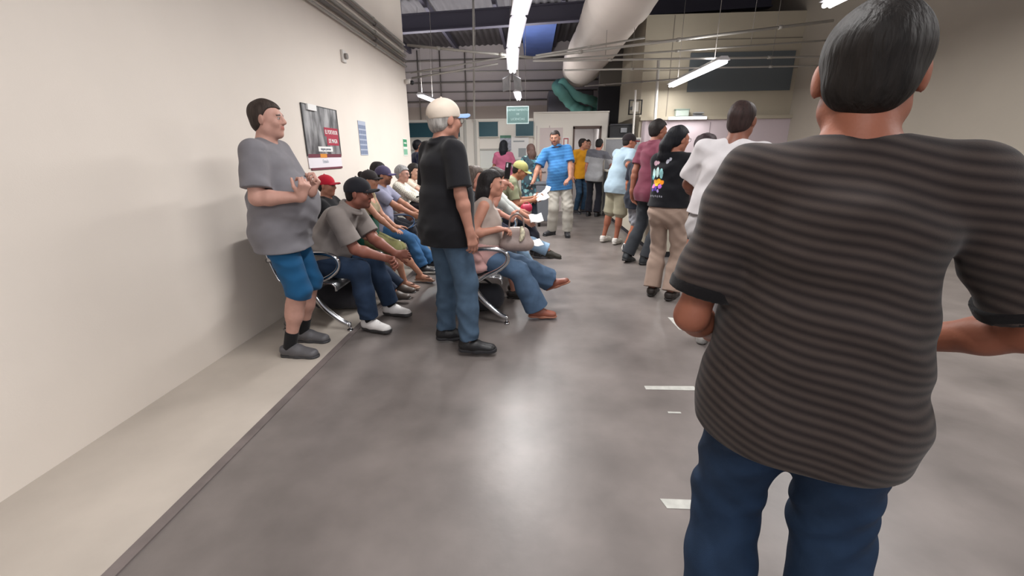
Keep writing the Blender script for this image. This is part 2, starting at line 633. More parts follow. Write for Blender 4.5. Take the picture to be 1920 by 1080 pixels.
def person(label, x, y, a, h=1.70, wt=1.0, vox=0.007, skin='tan', fem=False, sit=False, pel=None, lean=0, bend=0, sway=0, tw=0,
           head=(0, 0, 0), lh=None, rh=None, le=None, re=None, lf=None, rf=None, lk=None, rk=None, curl=(0.35, 0.35), pn=(None, None),
           hd=(None, None), hair=None, hcol='1c1817', cap=None, top=None, bottom=None, shoes=None, glasses=False, belly=0.0,
           group=None, brow='2a201c', beard=None, belt=None, socks=None, eyes=True, mouth='a35a50', armw=1.0, hsz=1.0, arml=1.0):
    s = h / 1.75
    vox = vox * 0.85
    O = A(x, y, 0)
    root = empty('person', (x, y, 0), label, 'person', group)
    R0 = Rz(a)

    def L(v, base=None):
        if v is None:
            return None
        if v[0] == 'w':
            return A(*v[1:4])
        return O + R0 @ A(*v[:3])
    if pel is None:
        pel = (0, 0, 0.56) if sit else (0, 0, 0.935 * s)
    P = L(pel)
    Rp = turn(R0, 0, lean * (0.6 if not sit else 0.8), sway * 0.5)
    Rc = turn(R0, tw, lean + bend, sway)
    W = P + Rp[:, 2] * 0.19 * s
    N = W + Rc[:, 2] * 0.345 * s + Rc[:, 1] * (-0.01)
    Rh = turn(turn(Rz(a + tw), head[0]), 0, head[1], head[2])
    nu = unit(Rc[:, 2] * 0.55 + Rh[:, 2] * 0.6)
    Cn = N + nu * 0.150 * s + Rh[:, 1] * 0.018 * s + Rc[:, 1] * 0.02
    hs = (0.5 + 0.5 * s) * hsz
    sw = (0.165 if fem else 0.185) * s
    g = {}
    for i, sg in ((0, -1), (1, 1)):
        S = N + Rc[:, 0] * sg * sw - Rc[:, 2] * 0.045 * s
        T = L((lh, rh)[i]) if (lh, rh)[i] is not None else S + R0 @ A(sg * 0.07, 0.04, -0.53) * s
        hint = (le, re)[i]
        hint = R0 @ A(*(hint if hint is not None else (sg * 0.35, -1, -0.1)))
        E_, T = ik(S, T, 0.285 * s * arml, 0.255 * s * arml, hint)
        fd = unit(T - E_)
        Hd = (hd[i])
        Hd = unit(R0 @ A(*Hd)) if Hd is not None else fd
        n_ = pn[i]
        n_ = R0 @ A(*n_) if n_ is not None else -Rc[:, 0] * sg
        n_ = unit(n_ - Hd * (n_ @ Hd))
        g['arm', i] = (S, E_, T, Hd, n_)
        Hp = P + Rp[:, 0] * sg * 0.09 * s - Rp[:, 2] * 0.01 * s
        ft = (lf, rf)[i]
        if ft is None:
            ft = (sg * 0.10, 0.43 if sit else 0.0, 0.10 * s, sg * 6, 0)
        if ft[0] == 'w':
            Fa = A(*ft[1:4])
            ty, tp = (list(ft[4:]) + [0, 0])[:2]
        else:
            Fa = O + R0 @ A(*ft[:3])
            ty, tp = (list(ft[3:]) + [0, 0])[:2]
        kh = (lk, rk)[i]
        kh = R0 @ A(*(kh if kh is not None else ((sg * 0.15, 0.6, 1) if sit else (sg * 0.1, 1, 0))))
        K, Fa = ik(Hp, Fa, 0.43 * s, 0.425 * s, kh)
        Rf = turn(Rz(a + ty), 0, -tp)
        F0 = Fa - Rf[:, 2] * 0.098 * s
        g['leg', i] = (Hp, K, Fa, Rf, F0)
    aw = (0.85 if fem else 1.0) * (0.5 + 0.5 * wt) * armw
    lw = (0.5 + 0.5 * wt)

    def torso(f, e=0.0, low=True):
        f.acap(P - Rp[:, 2] * 0.02 * s, W, Rp, A(0.158 * wt * s + e, 0.115 * wt * s + e, 0.11 * s + e), A(0.130 * wt * s + e, 0.098 * wt * s + e, 0.09 * s + e), 0.05)
        f.acap(W, N - Rc[:, 2] * 0.14 * s, Rc, A(0.132 * wt * s + e, 0.10 * wt * s + e, 0.1 * s + e), A(0.158 * (0.6 + 0.4 * wt) * s + e, 0.112 * (0.5 + 0.5 * wt) * s + e, 0.10 * s + e), 0.06)
        for sg in (-1, 1):
            S = N + Rc[:, 0] * sg * sw - Rc[:, 2] * 0.045 * s
            f.cap(N + Rc[:, 0] * sg * 0.03 - Rc[:, 2] * 0.02, S - Rc[:, 0] * sg * 0.03, 0.052 * s + e, 0.05 * s + e, 0.05)
            if low:
                f.ell(P - Rp[:, 1] * 0.045 * s + Rp[:, 0] * sg * 0.075 * s - Rp[:, 2] * 0.04 * s, Rp, A(0.085 * lw * s + e, 0.09 * lw * s + e, 0.10 * s + e), 0.04)
            if fem:
                f.ell(N - Rc[:, 2] * 0.20 * s + Rc[:, 0] * sg * 0.07 * s + Rc[:, 1] * 0.075 * s * wt, Rc, A(0.06 * wt * s + e, 0.055 * wt * s + e, 0.06 * s + e), 0.05)
        if belly:
            f.ell(W + Rc[:, 1] * (0.05 + belly * 0.5) * s + Rp[:, 2] * 0.0, Rp, A(0.14 * wt * s + e, (0.08 + belly * 0.5) * s + e, 0.14 * s + e), 0.06)
        return f

    # ---- body: one continuous skin
    f = Field()
    torso(f)
    f.cap(N - Rc[:, 2] * 0.02, Cn - Rh[:, 2] * 0.05 - Rh[:, 1] * 0.012, (0.050 if fem else 0.060) * s * (0.6 + 0.4 * wt), (0.045 if fem else 0.056) * s * (0.7 + 0.3 * wt), 0.035)
    for i, sg in ((0, -1), (1, 1)):
        S, E_, T, Hd, pnv = g['arm', i]
        f.cap(S, E_, 0.052 * s * aw, 0.040 * s * aw, 0.03)
        m_ = E_ + (T - E_) * 0.28
        f.cap(E_, m_, 0.040 * s * aw, 0.042 * s * aw, 0.02)
        f.cap(m_, T, 0.042 * s * aw, 0.027 * s * (0.4 + 0.6 * aw), 0.02)
        hand(f, T, Hd, pnv, sg, curl[i], s * (0.92 if fem else 1.0))
        Hp, K, Fa, Rf, F0 = g['leg', i]
        f.cap(Hp, K, 0.086 * s * lw, 0.056 * s * lw, 0.04)
        shn = unit(Fa - K)
        bk = unit(np.cross(Rf[:, 0], shn))
        if bk @ Rf[:, 1] > 0:
            bk = -bk
        f.cap(K, K + shn * 0.2 * s, 0.053 * s * lw, 0.048 * s * lw, 0.03)
        f.ell(K + shn * 0.13 * s + bk * 0.018, np.stack([Rf[:, 0], unit(np.cross(shn, Rf[:, 0])), shn], 1), A(0.048, 0.05, 0.11) * s * lw, 0.03)
        f.cap(K + shn * 0.2 * s, Fa, 0.046 * s * lw, 0.034 * s, 0.03)
        fp = lambda u, v, w_: F0 + Rf @ A(u, v, w_) * s
        f.cap(fp(0, -0.04, 0.045), fp(0, 0.07, 0.045), 0.032 * s, 0.034 * s, 0.03)
        f.acap(fp(0, 0.06, 0.04), fp(0, 0.14, 0.03), Rf, A(0.036, 0.036, 0.03) * s, A(0.040, 0.03, 0.018) * s, 0.03)
        if shoes and shoes[0] == 'flipflop':
            for q in range(5):
                f.cap(fp(sg * (-0.028 + 0.014 * q), 0.15, 0.028), fp(sg * (-0.030 + 0.015 * q), 0.185 - 0.008 * q, 0.024), 0.009 * s, 0.008 * s, 0.006)
    hp = lambda u, v, w_: Cn + Rh @ A(u, v, w_) * hs
    hq = lambda *v: A(*v) * hs
    f.ell(hp(0, -0.014, 0.032), Rh, hq(0.074, 0.094, 0.086), 0.02)
    f.ell(hp(0, 0.022, -0.03), Rh, hq(0.060, 0.066, 0.076), 0.03)
    f.cap(hp(0, 0.062, -0.09), hp(0, 0.052, -0.085), 0.022 * hs, 0.026 * hs, 0.03)
    f.cap(hp(-0.044, 0.0, -0.06), hp(0.044, 0.0, -0.06), 0.022 * hs, 0.022 * hs, 0.03)
    f.cap(hp(-0.032, 0.074, 0.024), hp(0.032, 0.074, 0.024), 0.013 * hs, 0.013 * hs, 0.02)
    for sg in (-1, 1):
        f.ell(hp(sg * 0.037, 0.060, -0.02), Rh, hq(0.022, 0.022, 0.024), 0.02)
        f.ell(hp(sg * 0.031, 0.098, 0.006), Rh, hq(0.016, 0.018, 0.012), 0.012, neg=True)
        f.ell(hp(sg * 0.031, 0.0785, 0.0125), Rh, hq(0.0150, 0.0115, 0.0065), 0.004)
        f.ell(hp(sg * 0.031, 0.0785, -0.004), Rh, hq(0.0145, 0.010, 0.0055), 0.004)
        f.ell(hp(sg * 0.078, -0.006, -0.004), turn(Rh, sg * 20), hq(0.009, 0.021, 0.032), 0.008)
        f.cap(hp(sg * 0.012, 0.094, -0.024), hp(sg * 0.010, 0.086, -0.024), 0.0085 * hs, 0.008 * hs, 0.008)
    f.cap(hp(0, 0.088, 0.016), hp(0, 0.104, -0.018), 0.008 * hs, 0.0125 * hs, 0.012)
    f.cap(hp(-0.018, 0.079, -0.046), hp(0.018, 0.079, -0.046), 0.0075 * hs, 0.0075 * hs, 0.01)
    f.cap(hp(0, 0.088, -0.046), hp(0, 0.088, -0.046), 0.006 * hs, 0.006 * hs, 0.014)
    f.cap(hp(-0.015, 0.080, -0.058), hp(0.015, 0.080, -0.058), 0.0085 * hs, 0.0085 * hs, 0.008)
    base = np.array(hx(SK.get(skin, skin)))
    bcol = np.array(hx(brow))

    def bodycol(V):
        c = np.tile(base, (len(V), 1))
        q = (V - Cn) @ Rh / hs
        u, v, z = np.abs(q[:, 0]), q[:, 1], q[:, 2]
        face = v > 0.055
        def put(m_, k_, cc):
            c[m_] = c[m_] * (1 - k_) + np.array(cc) * k_
        put(face & (u < 0.024) & (np.abs(z + 0.052) < 0.0105), 0.6, hx(mouth))
        put(face & (u > 0.013) & (u < 0.047) & (np.abs(z - 0.0245 - 0.004 * np.cos(u * 60)) < 0.0055), 0.75, bcol)
        put(face & (np.abs(u - 0.031) < 0.013) & (np.abs(z - 0.005) < 0.0075) & (v > 0.08), 0.5, (0.2, 0.13, 0.11))
        if beard:
            k_ = np.clip((v - 0.012) / 0.035, 0, 1) * np.clip((-0.030 - z) / 0.03, 0, 1) * np.clip((z + 0.125) / 0.02, 0, 1) * np.clip(np.maximum((u - 0.020) / 0.01, (np.abs(z + 0.052) - 0.009) / 0.006), 0, 1) * beard[1]
            c[:] = c * (1 - k_[:, None]) + np.array(hx(beard[0])) * k_[:, None]
            put(face & (u < 0.03) & (z < -0.030) & (z > -0.043), min(1, beard[1] * 1.5), hx(beard[0]))
        if shoes and shoes[0] == 'flipflop':
            pass
        return c
    f.mesh('body', vox, SKIN(), root, color=bodycol, origin=O)
    if eyes:
        for sg in (-1, 1):
            eb = MB()
            eb.use(mat('eye_white', 'a9a09b', rough=0.3)).ball((0, 0, 0), 0.0108 * hs, 12, 8)
            eb.use(mat('iris', '2a1a12', rough=0.1)).ball((0, 0.0050 * hs, 0), 0.0068 * hs, 10, 6)
            eo = eb.build('eye', None, root)
            m4 = Matrix([list(r_) for r_ in Rh]).to_4x4()
            m4.translation = Vector(hp(sg * 0.031, 0.0775, 0.004) - O)
            eo.matrix_local = m4
    if glasses:
        gm = MB()
        G_ = lambda u, v, w_: tuple(hp(u, v, w_) - O)
        for sg in (-1, 1):
            gm.tube([G_(sg * 0.032 + 0.022 * math.cos(t * PI / 8), 0.098, 0.004 + 0.017 * math.sin(t * PI / 8)) for t in range(16)], 0.0017, 6, closed=True)
            gm.tube([G_(sg * 0.054, 0.098, 0.010), G_(sg * 0.076, 0.07, 0.012), G_(sg * 0.082, 0.0, 0.008)], 0.0016, 6)
        gm.tube([G_(-0.01, 0.098, 0.008), G_(0, 0.101, 0.010), G_(0.01, 0.098, 0.008)], 0.0016, 6)
        gm.build('glasses', mat('glasses_wire', '2a2624' if glasses is True else glasses, rough=0.3), root)

    # ---- hair
    hc = np.array(hx(hcol))
    if hair:
        f = Field()
        t = {'buzz': 0.006, 'short': 0.008, 'thick': 0.016, 'long': 0.016, 'tied': 0.012, 'bun': 0.012, 'curly': 0.03, 'fringe': 0.012, 'pony': 0.013}[hair]
        zl = {'buzz': -0.045, 'short': -0.055, 'thick': -0.055, 'fringe': -0.06}.get(hair, -0.07)
        front = 0.064 if hair != 'fringe' else 0.04

        def mask(u, v, w_, zl=zl, front=front):
            u, v, w_ = u / hs, v / hs, w_ / hs
            tt = np.clip((v + 0.03) / 0.09, 0, 1)
            zc = zl - 0.032 + (front - zl) * tt * tt * (3 - 2 * tt)
            d_ = (zc - w_) * 0.8 * hs
            return np.maximum(d_, (w_ + 0.008) * hs) if cap else d_
        f.ell(hp(0, -0.014, 0.032), Rh, hq(0.074 + t, 0.094 + t, 0.086 + t), 0.01, mask=mask)
        f.ell(hp(0, -0.05, -0.025), Rh, hq(0.066 + t * 0.3, 0.05 + t * 0.3, 0.055), 0.02)
        dn = A(0, 0, -1)
        if hair == 'long':
            back = -Rh[:, 1]
            f.cap(hp(0, -0.07, 0.0), hp(0, -0.085, -0.10), 0.065 * hs, 0.07 * hs, 0.03)
            f.acap(hp(0, -0.085, -0.08), hp(0, -0.10, -0.08) + dn * 0.15, Rh, A(0.085, 0.05, 0.06), A(0.065, 0.035, 0.06), 0.03)
            for sg in (-1, 1):
                f.cap(hp(sg * 0.062, -0.02, 0.03), hp(sg * 0.07, -0.045, -0.06), 0.03 * hs, 0.033 * hs, 0.02)
                f.cap(hp(sg * 0.07, -0.045, -0.06), hp(sg * 0.07, -0.06, -0.06) + dn * 0.10, 0.033 * hs, 0.022, 0.02)
        if hair in ('bun',):
            f.ell(hp(0, -0.115, 0.06), Rh, hq(0.04, 0.036, 0.04), 0.01)
        if hair in ('tied', 'pony'):
            tk = 1.45 if hair == 'pony' else 1.0
            f.cap(hp(0, -0.10, 0.01), hp(0, -0.125, -0.06), 0.032 * tk, 0.036 * tk, 0.03)
            f.cap(hp(0, -0.125, -0.06), hp(0, -0.12, -0.08) + dn * 0.08 - Rh[:, 0] * 0.02, 0.036 * tk, 0.036 * tk, 0.03)
            f.cap(hp(0, -0.12, -0.08) + dn * 0.08 - Rh[:, 0] * 0.02, hp(0, -0.12, -0.08) + dn * 0.17, 0.036 * tk, 0.016, 0.03)
        if hair == 'curly':
            for q in range(40):
                r_ = random.Random(q)
                th, ph = r_.uniform(0, 2 * PI), r_.uniform(-0.5, 1.3)
                dx = A(math.cos(th) * math.cos(ph), math.sin(th) * math.cos(ph), math.sin(ph))
                if dx[1] > 0.55 and dx[2] < 0.6:
                    continue
                f.cap(hp(*(A(0, -0.02, 0.02) + dx * 0.095)), hp(*(A(0, -0.02, 0.0) + dx * 0.10)), 0.03, 0.028, 0.01)
        nz = folds(0.003 if hair not in ('curly',) else 0.006, 55, 3, True)
        hcc = hc
        f.mesh('hair', min(vox, 0.007), HAIR(), root, disp=nz if hair != 'buzz' else None, color=tuple(hcc), origin=O)
    if cap:
        ccol, bcol2 = cap[0], cap[1]
        tilt = cap[2] if len(cap) > 2 else 4
        Rk = turn(Rh, cap[3] if len(cap) > 3 else 0, -tilt)
        kp = lambda u, v, w_: Cn + Rh @ (A(0, -0.012, 0.030) * hs) + Rk @ A(u, v, w_) * hs
        f = Field()
        f.ell(kp(0, 0, 0.006), Rk, hq(0.087, 0.106, 0.090), 0.01, mask=lambda u, v, w_: (-0.024 * hs - w_ - 0.10 * np.maximum(v - 0.03, 0)))
        f.cap(kp(0, 0, 0.099), kp(0, 0, 0.1), 0.006, 0.006, 0.004)
        co = f.mesh('cap', min(vox, 0.005), CLOTH(), root, color=hx(ccol), origin=O, smooth=2)
        f = Field()
        if True:
            f.acap(kp(0, 0.085, -0.010), kp(0, 0.122, -0.014), Rk, hq(0.074, 0.055, 0.03), hq(0.066, 0.055, 0.03), 0.01,
                   mask=lambda u, v, w_: np.abs(w_ + 7.0 * u * u - 0.008) - 0.0045)
        bo = f.mesh('brim', min(vox, 0.005), CLOTH(), co, color=hx(bcol2), origin=O)

    # ---- trousers, shorts, skirt
    sd = (x * 13 + y * 7) % 9
    if bottom:
        kind, bcol_ = bottom[0], bottom[1]
        opt = bottom[2] if len(bottom) > 2 else {}
        e = opt.get('e', 0.010)
        f = Field()
        top_cut = [(W - Rp[:, 2] * opt.get('drop', 0.06), Rp[:, 2])]
        f.acap(P - Rp[:, 2] * 0.02 * s, W, Rp, A(0.162 * wt * s + e, 0.120 * wt * s + e, 0.11 * s + e), A(0.134 * wt * s + e, 0.102 * wt * s + e, 0.09 * s), 0.05, cut=top_cut)
        for i, sg in ((0, -1), (1, 1)):
            Hp, K, Fa, Rf, F0 = g['leg', i]
            f.ell(P - Rp[:, 1] * 0.045 * s + Rp[:, 0] * sg * 0.075 * s - Rp[:, 2] * 0.04 * s, Rp, A(0.088 * lw * s + e, 0.094 * lw * s + e, 0.105 * s + e), 0.04)
            ln = opt.get('len', 2.0)
            if kind in ('trousers', 'jeans'):
                fl = opt.get('flare', 0.058)
                kn = opt.get('knee', 0.066) * s * lw
                f.cap(Hp, K, 0.088 * s * lw + e, kn, 0.04)
                shn = unit(Fa - K)
                end = K + (Fa - K) * (ln - 1)
                mid = K + (Fa - K) * 0.45
                f.cap(K, mid, kn, (kn + fl) / 2, 0.03)
                f.cap(mid, end + shn * 0.03, (kn + fl) / 2 + 0.002, fl, 0.03, cut=[(end, shn)])
            else:
                fl = opt.get('flare', 0.085)
                if ln <= 1:
                    td = unit(K - Hp)
                    end = Hp + (K - Hp) * ln
                    f.cap(Hp, end + td * 0.06, 0.088 * s * lw + e, fl, 0.04, cut=[(end, td)])
                else:
                    shn = unit(Fa - K)
                    end = K + (Fa - K) * (ln - 1)
                    f.cap(Hp, K, 0.088 * s * lw + e, fl, 0.04)
                    f.cap(K, end + shn * 0.06, fl, fl, 0.03, cut=[(end, shn)])
        mt = DENIM() if kind == 'jeans' or opt.get('denim') else CLOTH()
        bc = bcol_ if callable(bcol_) else hx(bcol_)
        f.mesh({'trousers': 'trousers', 'jeans': 'jeans', 'shorts': 'shorts'}[kind], vox, mt, root, disp=folds(opt.get('amp', 0.005), 34, sd),
               color=bc, origin=O)
    if belt:
        f = Field()
        f.ring(W - Rp[:, 2] * 0.075 * s, Rp, A(0.152 * wt * s + 0.012, 0.118 * wt * s + 0.012), 0.012, 0.004)
        f.mesh('belt', min(vox, 0.006), LEATH(), root, color=hx(belt), origin=O)
    # ---- top garment
    if top:
        kind, tcol = top[0], top[1]
        opt = top[2] if len(top) > 2 else {}
        e = opt.get('e', 0.016)
        f = Field()
        torso(f, e, low=False)
        drop = opt.get('hem', 0.10)
        hw, hdp = opt.get('hw', 0.170), opt.get('hd', 0.128)
        hem = P - Rp[:, 2] * drop
        hr = A(hw * wt * s + e, hdp * wt * s + e, 0.06)
        f.acap(hem - Rp[:, 2] * 0.02, W, Rp, hr, A(0.134 * wt * s + e, 0.104 * wt * s + e, 0.06), 0.05)
        be = (bottom[2] if bottom and len(bottom) > 2 else {}).get('e', 0.010) + 0.011
        for sg in (-1, 1):
            f.ell(P - Rp[:, 1] * 0.045 * s + Rp[:, 0] * sg * 0.075 * s - Rp[:, 2] * 0.04 * s, Rp, A(0.088 * lw * s + be, 0.094 * lw * s + be, 0.105 * s + be), 0.04)
        f.acap(P - Rp[:, 2] * 0.02 * s, W, Rp, A(0.162 * wt * s + be, 0.120 * wt * s + be, 0.11 * s + be), A(0.134 * wt * s + be, 0.102 * wt * s + be, 0.09 * s), 0.05)
        if not sit:
            for i, sg in ((0, -1), (1, 1)):
                Hp, K = g['leg', i][:2]
                f.cap(Hp, Hp + (K - Hp) * 0.5, 0.088 * s * lw + be, 0.085 * s * lw + be, 0.05)
        if belly:
            f.ell(W + Rc[:, 1] * (0.045 + belly * 0.5) * s - Rp[:, 2] * 0.05, Rp, A(0.14 * wt * s + e, (0.085 + belly * 0.5) * s + e, 0.17 * s + e), 0.06)
        sl = opt.get('sleeve', 0.62)
        sr = opt.get('sr', 0.066)
        for i, sg in ((0, -1), (1, 1)):
            S, E_, T, Hd, pnv = g['arm', i]
            if sl <= 0:
                continue
            if sl <= 1:
                dr = unit(E_ - S)
                end = S + (E_ - S) * sl
                f.cap(S, end + dr * 0.05, 0.058 * s * aw + e * 0.7, sr * s * aw, 0.03, cut=[(end, dr)])
            else:
                f.cap(S, E_, 0.056 * s * aw + e * 0.7, sr * 0.86 * s * aw, 0.03)
                dr = unit(T - E_)
                end = E_ + (T - E_) * min(sl - 1, 0.99)
                f.cap(E_, end + dr * 0.05, sr * 0.86 * s * aw, sr * 0.62 * s * aw, 0.03, cut=[(end, dr)])
        nr = opt.get('neck', 0.062)
        npt = N + nu * 0.035 * s + Rc[:, 1] * opt.get('nf', 0.02)
        f.acap(npt, npt + nu * 0.1, Rc, A(nr, nr, 0.035), A(nr * 1.2, nr * 1.2, 0.05), 0.012, neg=True)
        if opt.get('scoop'):
            f.ell(N + Rc[:, 1] * 0.11 * s, Rc, A(0.085, 0.07, opt['scoop']), 0.012, neg=True)
        if kind in ('polo', 'shirt'):
            for q_, r_ in ((0.036, 0.069), (0.016, 0.080)):
                f.ring(N + nu * q_ * s + Rc[:, 1] * 0.010, turn(Rc, 0, -10), A(r_, r_ * 1.02) * s * (0.6 + 0.4 * wt), 0.013, 0.010)
        hc_ = hem

        def post(X, Y, Z, d):
            q = (X - hc_[0]) * -Rp[0, 2] + (Y - hc_[1]) * -Rp[1, 2] + (Z - hc_[2]) * -Rp[2, 2]
            # only the torso column is cut, never a hanging sleeve
            rx = (X - hc_[0]) * Rp[0, 0] + (Y - hc_[1]) * Rp[1, 0] + (Z - hc_[2]) * Rp[2, 0]
            return np.maximum(d, q).astype(np.float32)
        fo = folds(opt.get('amp', 0.005), opt.get('ff', 26), sd + 2)
        nm = {'tee': 't_shirt', 'polo': 'polo_shirt', 'shirt': 'shirt', 'blouse': 'blouse', 'tank': 'tank_top', 'dress': 'dress', 'jacket': 'jacket', 'cardigan': 'cardigan'}[kind]
        if callable(tcol):
            cfun = lambda V: tcol(V, dict(P=P, W=W, N=N, Rc=Rc, Rp=Rp, s=s, g=g, O=O, R0=R0))
        else:
            cfun = hx(tcol)
        so = f.mesh(nm, vox, CLOTH(), root, disp=fo, post=post, color=cfun, origin=O)
        if opt.get('cuff'):
            for i in (0, 1):
                S, E_, T, Hd, pnv = g['arm', i]
                dr = unit(E_ - S)
                end = S + (E_ - S) * sl
                fc = Field()
                fc.cap(end - dr * 0.09, end + dr * 0.09, sr * s * aw + 0.004, sr * s * aw + 0.001, 0.005, cut=[(end + dr * 0.006, dr), (end - dr * opt.get('cw', 0.02), -dr)])
                fc.mesh('cuff', min(vox, 0.006), CLOTH(), so, color=hx(opt['cuff']), origin=O)
    if socks:
        for i in (0, 1):
            Hp, K, Fa, Rf, F0 = g['leg', i]
            f = Field()
            d_ = unit(K - Fa)
            f.cap(Fa - d_ * 0.05, Fa + d_ * (socks[1] + 0.1), 0.042 * s, 0.045 * s * lw, 0.01, cut=[(Fa + d_ * socks[1], d_)])
            f.mesh('sock', min(vox, 0.007), CLOTH(), root, color=hx(socks[0]), origin=O)
    # ---- shoes
    if shoes:
        kind, c1, c2 = shoes[0], shoes[1], shoes[2]
        for i, sg in ((0, -1), (1, 1)):
            Hp, K, Fa, Rf, F0 = g['leg', i]
            fp = lambda u, v, w_: F0 + Rf @ A(u, v, w_) * s
            up = Rf[:, 2]
            v5 = min(vox, 0.006)
            sole = Field()
            st = {'sneaker': 0.032, 'loafer': 0.018, 'flipflop': 0.020, 'clog': 0.022, 'boot': 0.028}[kind]
            sole.cap(fp(0, -0.045, st / 2), fp(0, 0.055, st / 2), 0.040 * s, 0.040 * s, 0.01, cut=[(fp(0, 0, st), up), (fp(0, 0, 0.0), -up)])
            sole.cap(fp(0, 0.055, st / 2), fp(-sg * 0.006, 0.160, st / 2), 0.040 * s, 0.047 * s, 0.02, cut=[(fp(0, 0, st), up), (fp(0, 0, 0.0), -up)])
            if kind == 'flipflop':
                so = sole.mesh('flip_flop', v5, LEATH(), root, color=hx(c2), origin=O)
                tm = MB()
                t3 = lambda u, v, w_: tuple(fp(u, v, w_) - O)
                for q in (-1, 1):
                    tm.tube(arc([t3(0, 0.150, 0.03), t3(q * 0.022, 0.11, 0.064), t3(q * 0.042, 0.05, 0.025)], 4), 0.005, 6)
                tm.build('strap', mat('strap_' + c1, c1), so)
                continue
            f = Field()
            lowc = [(fp(0, 0, st * 0.7), -up)]
            f.cap(fp(0, -0.042, 0.048), fp(0, 0.04, 0.052), 0.041 * s, 0.043 * s, 0.02, cut=lowc)
            f.acap(fp(0, 0.03, 0.048), fp(-sg * 0.004, 0.155, 0.030), Rf, A(0.043, 0.045, 0.045) * s, A(0.045, 0.045, 0.034) * s, 0.03, cut=lowc)
            ch = {'sneaker': 0.098, 'loafer': 0.072, 'clog': 0.068, 'boot': 0.16}[kind]
            f.cap(fp(0, -0.036, 0.05), fp(0, -0.03, 0.15), 0.040 * s, 0.044 * s, 0.02, cut=lowc + [(fp(0, 0, ch), up)])
            so = f.mesh('shoe', v5, LEATH(), root, color=hx(c1), origin=O, smooth=2)
            sole.mesh('sole', v5, LEATH(), so, color=hx(c2), origin=O)
            if kind == 'sneaker' and vox < 0.008:
                tm = MB()
                t3 = lambda u, v, w_: tuple(fp(u, v, w_) - O)
                for q in range(4):
                    v_ = 0.035 + q * 0.022
                    z_ = 0.098 - q * 0.0085
                    tm.tube(arc([t3(-0.024, v_, z_ - 0.012), t3(0, v_ + 0.005, z_ + 0.002), t3(0.024, v_, z_ - 0.012)], 3), 0.0035, 6)
                tm.build('laces', mat('laces_' + (shoes[3] if len(shoes) > 3 else c2), shoes[3] if len(shoes) > 3 else c2), so)
    J = dict(P=P, W=W, N=N, C=Cn, Rh=Rh, Rc=Rc, g=g, O=O, R0=R0, root=root)
    return J


def hand(f, T, hd_, pn_, sg, curl, s):
    """palm, five jointed fingers; thumb from the side of the palm"""
    sd = np.cross(hd_, pn_)
    # thumb side: for a hand hanging down with the palm inwards the thumb points forward
    th = sd * (1 if sg > 0 else -1)
    offs = (0.030, 0.010, -0.010, -0.029)
    lens = (0.92, 1.03, 0.96, 0.76)
    f.cap(T - hd_ * 0.01, T + hd_ * 0.02 * s, 0.025 * s, 0.026 * s, 0.02)
    for q in range(4):
        kn = T + (hd_ * (0.088 - 0.004 * abs(q - 1)) + th * offs[q]) * s
        f.cap(T + (hd_ * 0.02 + th * offs[q] * 0.5) * s, kn, 0.0155 * s, 0.0125 * s, 0.014)
        p = kn
        ang = curl * (0.8 + 0.12 * q)
        d = hd_
        for seg, ln in enumerate((0.043, 0.027, 0.021)):
            ca = ang * (0.8 + 0.5 * seg)
            tot = ang * (0.8, 1.9, 2.7)[seg]
            d = hd_ * math.cos(tot) + pn_ * math.sin(tot) + th * offs[q] * 1.2
            d = unit(d)
            e = p + d * ln * lens[q] * s
            f.cap(p, e, (0.0100, 0.0088, 0.0080)[seg] * s, (0.0088, 0.0080, 0.0070)[seg] * s, 0.004)
            p = e
    b = T + (hd_ * 0.022 + th * 0.024 + pn_ * 0.004) * s
    d1 = unit(hd_ * 0.75 + th * 0.75 + pn_ * 0.35)
    m = b + d1 * 0.044 * s
    d2 = unit(hd_ * 0.95 + th * 0.25 + pn_ * (0.3 + curl * 0.5))
    n_ = m + d2 * 0.032 * s
    f.cap(b, m, 0.0145 * s, 0.0115 * s, 0.012)
    f.cap(m, n_, 0.0112 * s, 0.0098 * s, 0.004)
    f.cap(n_, n_ + d2 * 0.022 * s, 0.0098 * s, 0.0080 * s, 0.004)


# ------------------------------------------------------------------ the room
WALL = mat('wall_paint', 'e5dcd2', rough=0.7, noise=0.03, nscale=1.2, bump=0.05, bscale=120)
FLOOR = mat('floor_concrete', '746d6a', rough=0.36, noise=0.30, nscale=2.2, bump=0.05, bscale=25, spec=0.5, detail=8)
mats_floor_rough = FLOOR.node_tree
STRIP = mat('floor_pale', 'b9b0a6', rough=0.4, noise=0.10, nscale=2.5, detail=8)
GREYW = mat('back_wall_grey', 'b5aaa2', rough=0.8, noise=0.08, nscale=0.6)
UPPER = mat('back_wall_upper', 'b8b0b2', rough=0.8, noise=0.1, nscale=0.5)
ROOF = mat('roof_sheet', '6b696e', rough=0.7, noise=0.12, nscale=0.8)
BEAM = mat('beam_paint', '5a5868', rough=0.6)
BLUEB = mat('insulation_blue', '4a5f9a', rough=0.7, noise=0.15, nscale=2)
BEIGE = mat('block_beige', 'aea593', rough=0.75, noise=0.05, nscale=1.5)
PINKW = mat('panel_white', 'c2b4b9', rough=0.6)
CREAM = mat('partition_cream', 'e4dfd6', rough=0.6)
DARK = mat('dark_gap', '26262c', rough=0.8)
TEAL = mat('teal_panel', '1d4c58', rough=0.5, noise=0.06, nscale=3)
TRIM = mat('trim_metal', 'b9b7b0', rough=0.45)
CHROME = mat('chrome', 'c4c4c6', rough=0.16, metal=1.0)
STEEL = mat('perforated_steel', '8f9092', rough=0.35, metal=0.85)
GALV = mat('conduit_metal', 'b3b0aa', rough=0.4, metal=0.3)
GALVD = mat('conduit_dark', '7c7773', rough=0.5, metal=0.3)
BLACKP = mat('black_plastic', '1b1b1e', rough=0.5)
GREYP = mat('grey_plastic', '6f737b', rough=0.6)
WHITEP = mat('white_paper', 'eeeeec', rough=0.7)
